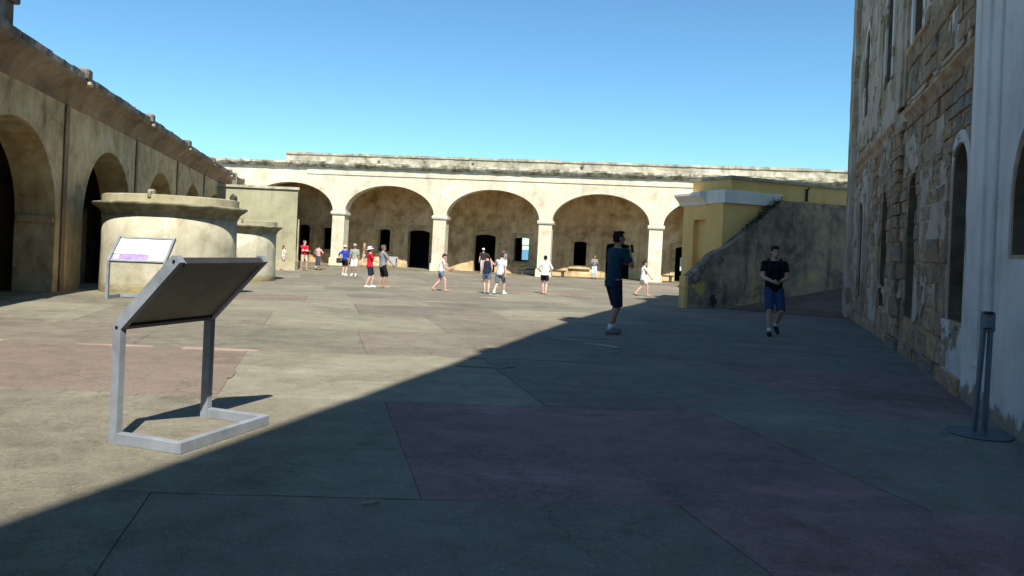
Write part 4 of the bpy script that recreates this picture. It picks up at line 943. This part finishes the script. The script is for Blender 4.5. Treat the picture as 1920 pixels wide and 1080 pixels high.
def person(loc, height, yaw, label, sk=((0.42, 0.24, 0.16), 'fair'), female=False, feet=None, hands=None, lean=(0, 0), head=(0, 0), voxel=0.018,
           top=None, sleeve=0.55, hem=0.86, bottom=None, leg=0.8, skirt=None, flare=0.0, shoes=(0.1, 0.1, 0.1), socks=None, hair=None, hat=None, curls=(0.5, 0.5), zoff=None, extra=None, elbow=None, palms=(None, None), face=True, slim=1.0):
    k = height / 1.75
    root = empty('person', (loc[0], loc[1], gz(loc[1]) if zoff is None else zoff), R(yaw), label, 'person')
    def done(name, me, m, parent=root):
        me.name = name; me.materials.clear(); me.materials.append(m); o = link(name, me, parent); o.scale = (k, k, k); return o
    hw = 0.088 if not female else 0.092; sw = 0.185 if not female else 0.162
    hipz = 0.90
    LX, LY = lean                                     # offset of the shoulders from the hips (x, y)
    feet = feet or ((-0.10, 0.0, 0), (0.10, 0.0, 0)); hands = hands or ((-0.27, 0.06, 0.80), (0.27, 0.06, 0.80)); elbow = elbow or ((-0.5, -1, 0), (0.5, -1, 0))
    dz = 0.0
    for f in feet:                                    # lower the hips until both feet are in reach
        d = math.hypot(f[1], abs(f[0]) - hw)
        dz = max(dz, hipz - (f[2] + 0.075) - math.sqrt(max(0.01, 0.825 ** 2 - d * d)))
    hz_ = hipz - max(0, dz)
    def tz(z): # point of the spine at original height z
        f = (z - hipz) / (1.43 - hipz); return Vector((LX * f, LY * f, hz_ + (z - hipz)))
    body = B(); legs = []; arms = []
    pw, ww, cw = (0.158, 0.132, 0.165) if not female else (0.165, 0.115, 0.148)
    pw, ww, cw, sw = pw * slim, ww * slim, cw * slim, sw * slim
    tr = [(tz(0.80), pw * 0.72, 0.085), (tz(0.88), pw, 0.112), (tz(0.97), pw * 0.98, 0.112), (tz(1.08), ww, 0.095), (tz(1.20), (ww + cw) / 2, 0.105), (tz(1.30), cw, 0.115), (tz(1.39), cw * 1.02, 0.098), (tz(1.445), 0.115, 0.075), (tz(1.475), 0.062, 0.062)]
    loft(body, tr)
    if female:
        for s_ in (-1, 1): ell(body, tz(1.26) + Vector((s_ * 0.066, 0.085, 0)), (0.058, 0.05, 0.06))
    for s_, f in zip((-1, 1), feet):
        hp = Vector((s_ * hw, 0, hz_ - 0.02)); an = Vector(f) + Vector((0, 0, 0.085)); kn, an = ik(hp, an, 0.415, 0.405, (s_ * 0.12, 1, 0))
        legs.append((hp, kn, an))
        limb(body, [hp, hp.lerp(kn, 0.5), kn], [0.090, 0.074, 0.054])
        c1 = kn.lerp(an, 0.32) + Vector((0, -0.012, 0)); limb(body, [kn, c1, an], [0.052, 0.053, 0.034])
        ft = Vector((s_ * 0.015, 0.14, 0)); lift = f[2]
        toe = Vector((an.x + s_ * 0.02, an.y + 0.135, max(0.03, an.z - 0.05 - 0.02) if lift > 0.02 else 0.035)); 
        if lift > 0.05: toe = Vector((an.x + s_ * 0.01, an.y + 0.10, max(0.03, an.z - 0.115)))
        limb(body, [an + Vector((0, -0.02, -0.03)), toe], [0.038, 0.03]); legs[-1] += (toe,)
    for s_, h, pol in zip((-1, 1), hands, elbow):
        sh = tz(1.40) + Vector((s_ * sw, 0, 0)); el_, wr = ik(sh, Vector(h) + Vector((0, 0, hz_ - hipz)), 0.285, 0.25, pol)
        arms.append((sh, el_, wr))
        limb(body, [sh, sh.lerp(el_, 0.5), el_], [0.056, 0.047, 0.039]); limb(body, [el_, el_.lerp(wr, 0.3), wr], [0.039, 0.040, 0.025])
    nb = tz(1.46); hy, hp_ = R(head[0]), R(head[1])
    hc = tz(1.62) + Vector((0, 0.02 + 0.09 * math.sin(hp_), -0.03 * abs(math.sin(hp_))))
    limb(body, [nb, hc + Vector((0, -0.02, -0.05))], [0.058, 0.052])
    HR = Matrix.Rotation(hy, 3, 'Z') @ Matrix.Rotation(-hp_, 3, 'X')
    hpnt = lambda x, y, z: hc + HR @ Vector((x, y, z))
    ell(body, hpnt(0, -0.012, 0.025), (0.076, 0.095, 0.088), HR, 18); ell(body, hpnt(0, 0.018, -0.045), (0.058, 0.068, 0.070), HR, 16)
    rod(body, hpnt(0, 0.080, 0.012), hpnt(0, 0.102, -0.028), 0.009, 0.015); ell(body, hpnt(0, 0.092, -0.030), (0.016, 0.014, 0.012), HR, 8)
    for s_ in (-1, 1): ell(body, hpnt(s_ * 0.078, -0.008, 0.0), (0.011, 0.022, 0.033), HR, 8)
    me = remeshed(body, min(voxel, 0.013))
    # hands keep their separate fingers, features stay crisp: joined into the same body mesh
    bm = B(); bm.from_mesh(me)
    for f in bm.faces: f.smooth = True
    for s_, (sh, el_, wr), cu, pd in zip((-1, 1), arms, curls, palms): hand(bm, wr, el_, s_, cu, pd)
    me2 = bpy.data.meshes.new('body'); 
    n0 = len(bm.faces)
    if face:
        for s_ in (-1, 1):
            ell(bm, hpnt(s_ * 0.031, 0.076, 0.006), (0.013, 0.008, 0.007), HR, 8)
        ell(bm, hpnt(0, 0.084, -0.066), (0.022, 0.006, 0.005), HR, 8)
        for s_ in (-1, 1): ell(bm, hpnt(s_ * 0.031, 0.082, 0.026), (0.020, 0.006, 0.004), HR, 8)
    bm.faces.ensure_lookup_table()
    for f in bm.faces[n0:]: f.material_index = 1
    bm.to_mesh(me2); bm.free(); bpy.data.meshes.remove(me)
    for p in me2.polygons: p.use_smooth = True
    o = done('body', me2, skin(*sk)); me2.materials.append(M['bolt'])
    # clothing
    if top:
        bm = B(); z0 = hem
        rr_ = [(tz(z0), max(pw * 1.03, ww + 0.03) + flare, 0.128 + flare)] + [(Vector(c), a + 0.016, d + 0.016) for c, a, d in tr if c.z > tz(z0).z + 0.03 and c.z < tz(1.46).z] + [(tz(1.462), 0.074, 0.070)]
        for i, q in enumerate(rr_):
            zo = q[0].z - (hz_ - hipz)
            if zo < 1.15: rr_[i] = (q[0], max(q[1], (ww + cw) / 2 + 0.012 - 0.01 * female), max(q[2], 0.118))
        loft(bm, rr_)
        if female:
            for s_ in (-1, 1): ell(bm, tz(1.26) + Vector((s_ * 0.066, 0.088, 0)), (0.068, 0.06, 0.066))
        if sleeve > 0:
            for sh, el_, wr in arms:
                fr = min(1.0, sleeve); e_ = sh.lerp(el_, fr)
                ell(bm, sh, (0.070, 0.070, 0.068)); rod(bm, sh, e_, 0.070, 0.066 if fr < 1 else 0.056, 14)
                if sleeve > 1: ell(bm, el_, (0.056,) * 3); rod(bm, el_, el_.lerp(wr, sleeve - 1), 0.055, 0.045, 12)
        else:
            for sh, el_, wr in arms: ell(bm, sh.lerp(nb, 0.35) + Vector((0, 0, -0.02)), (0.05, 0.07, 0.055))
        done('shirt' if not (skirt == 'dress') else 'dress', remeshed(bm, voxel, 2), top)
    if bottom:
        bm = B()
        if skirt:
            zl = leg; md = (Vector(feet[0]) + Vector(feet[1])) * 0.5
            loft(bm, [(Vector((md.x * 0.6, md.y * 0.6, zl)), 0.185, 0.165), (Vector((md.x * 0.3, md.y * 0.3, (zl + hz_) / 2)), 0.18, 0.15), (tz(0.90), pw + 0.016, 0.128), (tz(1.0), ww + 0.028, 0.112)])
            done('skirt', remeshed(bm, voxel, 2), bottom)
        else:
            loft(bm, [(tz(0.80), pw * 0.86, 0.115), (tz(0.88), pw + 0.016, 0.128), (tz(1.0), ww + 0.026, 0.115)])
            for hp, kn, an, toe in legs:
                if leg <= 1:
                    e_ = hp.lerp(kn, leg); rod(bm, hp + Vector((0, 0, 0.04)), e_, 0.104, 0.094 if leg < 0.75 else 0.085, 14)
                else:
                    rod(bm, hp + Vector((0, 0, 0.04)), kn, 0.104, 0.078, 14); ell(bm, kn, (0.078,) * 3); rod(bm, kn, kn.lerp(an, leg - 1), 0.078, 0.066, 14)
            done('shorts' if leg <= 1 else 'trousers', remeshed(bm, voxel, 2), bottom)
    for (hp, kn, an, toe), nm in zip(legs, ('l', 'r')):
        bm = B(); hl = an + Vector((0, -0.03, -0.045)); d = (toe - hl)
        limb(bm, [hl, hl.lerp(toe, 0.5) + Vector((0, 0, 0.004)), toe + d.normalized() * 0.03], [0.046, 0.046, 0.038]); ell(bm, an + Vector((0, 0, -0.03)), (0.045, 0.05, 0.045))
        mn = min(v.co.z for v in bm.verts)
        done('shoe', remeshed(bm, 0.014, 2), shoes)
        if socks:
            bm = B(); rod(bm, an + Vector((0, 0, -0.01)), an.lerp(kn, socks[1]), 0.041, 0.043, 12); done('sock', mesh(bm, 'sock', socks[0], True), socks[0])
    if hair:
        style, hm = hair; bm = B()
        ell(bm, hpnt(0, -0.020, 0.040), (0.083, 0.098, 0.088), HR, 18)
        ell(bm, hpnt(0, -0.045, -0.005), (0.078, 0.070, 0.075), HR, 14)
        if style == 'short':
            for i in range(9): 
                a = i * 2.4; ell(bm, hpnt(math.cos(a) * 0.045, -0.02 + math.sin(a) * 0.055, 0.115 + 0.008 * math.sin(i * 3.1)), (0.028, 0.032, 0.018), HR, 8)
            ell(bm, hpnt(0.02, 0.055, 0.095), (0.05, 0.035, 0.03), HR, 10)
        if style == 'long': loft(bm, [(hpnt(0, -0.085, -0.30), 0.05, 0.025), (hpnt(0, -0.085, -0.12), 0.078, 0.04), (hpnt(0, -0.06, 0.02), 0.08, 0.06)])
        if style == 'tail': limb(bm, [hpnt(0, -0.10, 0.03), hpnt(0, -0.15, -0.04), hpnt(0, -0.13, -0.2)], [0.03, 0.028, 0.012])
        if style == 'bun': ell(bm, hpnt(0, -0.11, 0.06), (0.042, 0.042, 0.042))
        hm_ = remeshed(bm, 0.012, 1)
        # keep the face clear
        bm = B(); bm.from_mesh(hm_); 
        inv = HR.transposed(); kill = []
        for v in bm.verts:
            q = inv @ (v.co - hc)
            if q.y > 0.042 and q.z < 0.072: kill.append(v)
        bmesh.ops.delete(bm, geom=kill, context='VERTS'); bm.to_mesh(hm_); bm.free()
        done('hair', hm_, hm)
    if hat:
        style, hm = hat; bm = B(); br = {'wide': 0.165, 'sun': 0.15, 'cap': 0.092, 'bucket': 0.125}[style]
        lathe(bm, [(0.0855, 0.03), (br, 0.012 if style != 'cap' else 0.03), (br + 0.004, 0.018), (0.092, 0.045), (0.088, 0.09), (0.070, 0.128), (0.03, 0.14)], 28)
        if style == 'cap': 
            box(bm, -0.06, 0.06, 0.07, 0.165, 0.034, 0.044, 0.01)
        me = mesh(bm, 'hat', hm, True)
        for v in me.vertices: v.co = hc + HR @ (Vector((v.co.x, v.co.y * 1.14 - 0.01, v.co.z + 0.015)))
        done('hat', me, hm)
        if style == 'wide':
            bm = B(); lathe(bm, [(0.0925, 0.046), (0.094, 0.05), (0.0925, 0.068), (0.09, 0.07)], 28); me = mesh(bm, 'hat_band', M['bolt'], True)
            for v in me.vertices: v.co = hc + HR @ (Vector((v.co.x, v.co.y * 1.14 - 0.01, v.co.z + 0.017)))
            done('hat_band', me, M['bolt'])
    ax = Matrix.Translation(root.location) @ Matrix.Rotation(R(yaw), 4, 'Z') @ Matrix.Scale(k, 4)
    return root, ax, arms, tz, done
def held(name, label, cat, at, yaw, m_, dims, tilt=0.0, bev=0.004):
    bm = B(); box(bm, -dims[0] / 2, dims[0] / 2, -dims[1] / 2, dims[1] / 2, -dims[2] / 2, dims[2] / 2, bev)
    o = obj(name, bm, m_, None, loc=at, rot=(R(tilt), 0, R(yaw))); return tag(o, label, cat)
def hair_m(n, c): return cloth('hair_' + n, c, 0.3, 40)
HB, HBL, HG, HBR = hair_m('dark', (0.018, 0.014, 0.012)), hair_m('blonde', (0.33, 0.22, 0.1)), hair_m('grey', (0.11, 0.10, 0.095)), hair_m('brown', (0.06, 0.035, 0.02))
FAIR, PINK, TAN, BROWN = ((0.52, 0.31, 0.22), 'fair'), ((0.58, 0.34, 0.27), 'pink'), ((0.36, 0.2, 0.125), 'tan'), ((0.22, 0.115, 0.07), 'brown')
WHITE = cloth('white_cotton', (0.75, 0.75, 0.74), 0.05); NAVY = cloth('navy_cotton', (0.018, 0.024, 0.055)); BLACK = cloth('black_cotton', (0.012, 0.012, 0.014)); RED = cloth('red_cotton', (0.48, 0.012, 0.035)); GREY = cloth('grey_cotton', (0.20, 0.22, 0.25))
KHAKI = cloth('khaki_cotton', (0.42, 0.37, 0.26)); BLUE = cloth('royal_blue_nylon', (0.03, 0.06, 0.36)); DENIM = cloth('blue_denim', (0.035, 0.07, 0.15)); DENIM2 = cloth('washed_denim', (0.12, 0.17, 0.26)); SAGE = cloth('sage_shirt', (0.28, 0.31, 0.25))
TEAL = cloth('dark_teal_cotton', (0.012, 0.045, 0.07)); LILAC = cloth('pale_lilac_cotton', (0.42, 0.42, 0.52)); CHAR = cloth('charcoal_skirt_cloth', (0.05, 0.055, 0.07)); PINKT = cloth('pink_top_cloth', (0.62, 0.33, 0.33)); PALE = cloth('pale_blue_cloth', (0.5, 0.62, 0.66)); BRN = cloth('tan_brown_cloth', (0.2, 0.13, 0.07))
PATT = cloth('white_patterned_cotton', (0.52, 0.54, 0.58), 0.4, 22); CREAM = cloth('cream_straw', (0.66, 0.54, 0.36)); STRAW = cloth('grey_straw', (0.30, 0.27, 0.2)); SHWHITE = cloth('white_shoe_leather', (0.7, 0.69, 0.66)); SHBLK = cloth('black_shoe_leather', (0.02, 0.02, 0.022)); SHGREY = cloth('grey_shoe_leather', (0.2, 0.2, 0.2)); SAND = cloth('tan_sandal', (0.35, 0.22, 0.15)); SLATE = cloth('slate_shorts_cloth', (0.12, 0.15, 0.17))
STAND = ((-0.11, 0.02, 0), (0.11, -0.02, 0)); STRIDE_L = ((-0.07, 0.26, 0.0), (0.07, -0.30, 0.07)); STRIDE_R = ((-0.07, -0.30, 0.07), (0.07, 0.26, 0.0))
SMALL_L = ((-0.08, 0.14, 0.0), (0.08, -0.17, 0.04)); SMALL_R = ((-0.08, -0.17, 0.04), (0.08, 0.14, 0.0))

# the two men standing in the shade
r_, ax, arms, tz_, done_ = person((1.86, 13.36), 1.88, -62, 'tall man in dark teal shirt seen from behind, raising a phone at the shadow edge', TAN, feet=((-0.08, 0.09, 0), (0.08, -0.10, 0)), slim=0.86, hands=((-0.08, 0.28, 1.20), (0.15, 0.22, 1.37)), elbow=((-0.9, -0.6, -0.6), (0.7, -0.5, -1)), lean=(0.03, 0.04), head=(-12, -6),
    voxel=0.012, top=TEAL, sleeve=0.75, hem=0.80, bottom=NAVY, leg=1.0, shoes=SHGREY, socks=(WHITE, 0.22), hair=('short', HB), curls=(0.7, 1.0), palms=((1, 0, 0.2), (-0.4, -0.5, 0)))
hp = ax @ (arms[1][2] + Vector((-0.02, 0.05, 0.09))); held('phone', 'dark phone held up by the tall man in the teal shirt', 'phone', hp, -62, M['bolt'], (0.075, 0.012, 0.15), 12)
r_, ax, arms, tz_, done_ = person((5.12, 14.32), 1.76, 172, 'man in black shirt and blue denim shorts walking towards the camera in the shade', FAIR, feet=((-0.09, -0.10, 0.10), (0.09, 0.20, 0.0)), hands=((-0.05, 0.27, 1.07), (0.06, 0.27, 1.06)), elbow=((-1, -0.5, -0.4), (1, -0.5, -0.4)), head=(10, 4),
    voxel=0.012, top=BLACK, sleeve=0.62, hem=0.86, bottom=DENIM, leg=0.98, shoes=SHBLK, socks=(WHITE, 0.16), hair=('short', HB), curls=(0.9, 0.9), palms=((0.6, -0.3, 0.6), (-0.6, -0.3, 0.6)))
hp = ax @ (Vector((0.0, 0.36, 1.08))); held('phone', 'small phone between the hands of the man in the black shirt', 'phone', hp, 172, M['bolt'], (0.075, 0.15, 0.012), 25)
bp = empty('backpack', ax @ Vector((0, 0, 0)), R(172), 'black backpack worn by the man in the black shirt', 'backpack'); bp.scale = (1, 1, 1)
bm = B(); ell(bm, (0, -0.19, 1.22), (0.15, 0.09, 0.22)); ell(bm, (0, -0.24, 1.12), (0.11, 0.07, 0.12)); obj('bag_body', bm, SHBLK, bp, True)
for s_ in (-1, 1):
    bm = B(); limb(bm, [(s_ * 0.10, -0.12, 1.43), (s_ * 0.115, 0.02, 1.475), (s_ * 0.12, 0.125, 1.40), (s_ * 0.125, 0.145, 1.25), (s_ * 0.15, 0.08, 1.12), (s_ * 0.14, -0.12, 1.06)], [0.022] * 6, 8); obj('strap', bm, SHBLK, bp, True)

# visitors out in the sun
person((-13.06, 42.2), 1.42, -75, 'small girl in white top and lilac shorts with long brown hair by the grey block', PINK, True, feet=SMALL_L, top=WHITE, sleeve=0.0, hem=0.98, bottom=LILAC, leg=0.5, shoes=SAND, hair=('long', HBR))
person((-12.0, 42.6), 1.76, -140, 'man in red polo and khaki shorts with folded arms beside the drainpipe', PINK, feet=((-0.14, 0.06, 0), (0.14, -0.06, 0)), hands=((0.12, 0.20, 1.17), (-0.12, 0.22, 1.12)), elbow=((-1, 0.1, -0.6), (1, 0.1, -0.6)), top=RED, sleeve=0.7, bottom=KHAKI, leg=0.95, shoes=SAND, hair=('short', HG), head=(35, 0))
person((-11.6, 44.2), 1.54, -15, 'woman in pink halter top and long charcoal skirt seen from behind', PINK, True, feet=SMALL_R, hands=((-0.18, 0.18, 1.04), (0.18, 0.18, 1.04)), elbow=((-1, -0.4, 0), (1, -0.4, 0)), top=PINKT, sleeve=0.0, hem=1.04, bottom=CHAR, leg=0.34, skirt=True, shoes=SHBLK, hair=('bun', HB))
r_, ax, arms, tz_, d_ = person((-8.72, 38.5), 1.60, -25, 'person in royal blue jacket and cream hat with black shorts by the first pier', PINK, True, feet=STAND, hands=((-0.24, -0.06, 0.98), (0.2, 0.2, 0.95)), top=BLUE, sleeve=1.2, hem=0.92, bottom=BLACK, leg=0.72, shoes=SHWHITE, hat=('bucket', CREAM), hair=('short', HG), socks=(WHITE, 0.15))
bg_ = empty('shoulder_bag', ax @ Vector((-0.32, -0.06, 0.86)), R(-25), 'dark shoulder bag hanging at the side of the person in the blue jacket', 'bag')
bm = B(); box(bm, -0.09, 0.09, -0.17, 0.17, -0.13, 0.13, 0.03); obj('bag_body', bm, cloth('dark_bag_cloth', (0.04, 0.05, 0.05)), bg_)
bm = B(); limb(bm, [(0, -0.15, 0.1), (0.06, -0.08, 0.42), (0.12, 0.02, 0.5), (0.06, 0.1, 0.42), (0, 0.15, 0.1)], [0.014] * 5, 6); obj('strap', bm, SHBLK, bg_)
person((-8.16, 38.3), 1.69, 170, 'man in sage shirt, white shorts and straw hat facing the camera beside the blue jacket', TAN, feet=((-0.12, 0.05, 0), (0.12, -0.03, 0)), hands=((-0.28, 0.05, 0.80), (0.28, 0.05, 0.80)), top=SAGE, sleeve=0.85, hem=0.88, bottom=WHITE, leg=0.9, shoes=SHWHITE, socks=(WHITE, 0.2), hat=('bucket', STRAW), hair=('short', HG))
person((-10.25, 51.2), 1.72, 100, 'blonde woman in brown top and pale trousers standing back in the shade of the gallery', FAIR, True, feet=STAND, top=BRN, sleeve=0.6, hem=0.9, bottom=cloth('pale_peach_cloth', (0.6, 0.45, 0.36)), leg=1.85, shoes=SAND, hair=('long', HBL))
person((-5.68, 29.6), 1.66, -78, 'woman in red top, navy shorts and wide white hat', PINK, True, feet=((-0.10, 0.10, 0), (0.10, -0.14, 0.0)), hands=((-0.12, 0.38, 1.13), (0.12, 0.40, 1.10)), elbow=((-0.6, -0.6, -1), (0.6, -0.6, -1)), top=RED, sleeve=0.8, hem=0.86, flare=0.03, bottom=NAVY, leg=0.85, shoes=SHWHITE, hat=('wide', WHITE), hair=('short', HBR), head=(0, -14))
r_, ax, arms, tz_, d_ = person((-5.16, 29.55), 1.74, -58, 'man in grey shirt and black knee shorts beside the woman in the white hat', TAN, feet=((-0.11, -0.08, 0.0), (0.10, 0.12, 0)), hands=((-0.2, 0.2, 1.0), (0.26, 0.36, 0.93)), top=GREY, sleeve=0.75, hem=0.84, bottom=BLACK, leg=1.0, shoes=SAND, hair=('short', HG))
held('leaflet', 'pale folded leaflet in the hand of the man in the grey shirt', 'leaflet', ax @ (arms[1][2] + Vector((0.02, 0.1, -0.08))), -58, M['paper'], (0.11, 0.2, 0.006), -35, 0.001)
r_, ax, arms, tz_, d_ = person((-2.76, 29.1), 1.52, -84, 'woman in white tank top and denim shorts striding right and looking at her phone', PINK, True, feet=((-0.07, -0.34, 0.06), (0.07, 0.22, 0.0)), hands=((-0.1, 0.34, 1.10), (0.08, 0.36, 1.02)), elbow=((-0.7, -0.6, -1), (0.7, -0.6, -1)), lean=(0, 0.05), head=(0, 24), top=WHITE, sleeve=0.0, hem=0.96, bottom=DENIM2, leg=0.5, shoes=SAND, hair=('short', HB))
held('phone', 'dark phone held out by the woman in the white tank top', 'phone', ax @ (arms[1][2] + Vector((0, 0.13, 0.02))), -84, M['bolt'], (0.075, 0.15, 0.02), 20)
person((-1.95, 50.6), 1.72, 180, 'person in white cap and pale trousers coming out of the middle dark doorway', PINK, feet=SMALL_R, top=cloth('dark_top_cloth', (0.03, 0.032, 0.04)), sleeve=0.7, bottom=cloth('light_grey_trousers', (0.42, 0.44, 0.45)), leg=1.92, shoes=SHWHITE, hat=('cap', WHITE), zoff=-0.39)
person((-0.93, 28.6), 1.57, 4, 'woman in navy sleeveless top and denim shorts with an arm round her shoulders', PINK, True, feet=((-0.06, 0.12, 0), (0.08, -0.16, 0.02)), hands=((-0.24, 0.08, 0.85), (0.20, 0.15, 0.9)), top=NAVY, sleeve=0.0, hem=0.84, bottom=DENIM2, leg=0.55, shoes=SHGREY, hair=('bun', HBR))
person((-0.42, 28.5), 1.66, -28, 'man in white patterned shirt with his arm round the woman in navy', PINK, feet=((-0.08, -0.30, 0.05), (0.08, 0.24, 0.0)), hands=((-0.50, 0.16, 1.36), (0.27, -0.04, 0.80)), elbow=((-0.2, 0.3, -1), (0.5, -1, 0)), lean=(0.02, 0.06), top=PATT, sleeve=0.8, hem=0.84, bottom=SLATE, leg=0.9, shoes=SHWHITE, socks=(WHITE, 0.2), hair=('short', HBR))
person((-0.55, 51.2), 1.68, 165, 'person in grey shirt standing in the gallery shade between doorway and window', TAN, feet=STAND, top=GREY, sleeve=0.7, bottom=cloth('brown_trousers', (0.16, 0.09, 0.05)), leg=1.9, shoes=SAND, hair=('short', HB), zoff=-0.39)
person((1.38, 29.86), 1.60, -3, 'woman in loose white shirt and black shorts walking away, alone before the pier', PINK, True, feet=((-0.05, 0.10, 0.0), (0.06, -0.10, 0.0)), hands=((-0.20, 0.22, 1.02), (0.20, 0.22, 1.02)), elbow=((-1, -0.6, 0), (1, -0.6, 0)), top=WHITE, sleeve=1.5, hem=0.86, flare=0.035, bottom=BLACK, leg=0.62, shoes=SAND, hair=('bun', HB))
person((5.45, 48.3), 1.58, 185, 'person in grey top and pale blue trousers standing at the edge of the gallery', TAN, True, feet=STAND, hands=((-0.1, 0.25, 1.2), (0.1, 0.25, 1.2)), top=GREY, sleeve=0.8, hem=1.0, bottom=PALE, leg=1.92, shoes=SHBLK, hair=('short', HG), zoff=-0.39)
person((5.68, 31.6), 1.53, -82, 'woman in short white dress striding right at the edge of the shadow', PINK, True, feet=((-0.07, -0.32, 0.05), (0.07, 0.24, 0.0)), hands=((-0.2, -0.02, 0.84), (0.22, 0.34, 0.92)), lean=(0, 0.03), top=WHITE, sleeve=0.5, hem=0.84, flare=0.02, bottom=WHITE, leg=0.62, shoes=SAND, hair=('bun', HB))
r_ = person((-13.6, 24.4), 1.7, 60, 'dark figure standing in the gloom just inside the shaded arcade', BROWN, feet=STAND, top=BLACK, sleeve=0.8, bottom=BLACK, leg=1.9, shoes=SHBLK, hair=('short', HB), zoff=-0.05)

bpy.data.scenes.remove(TMP)
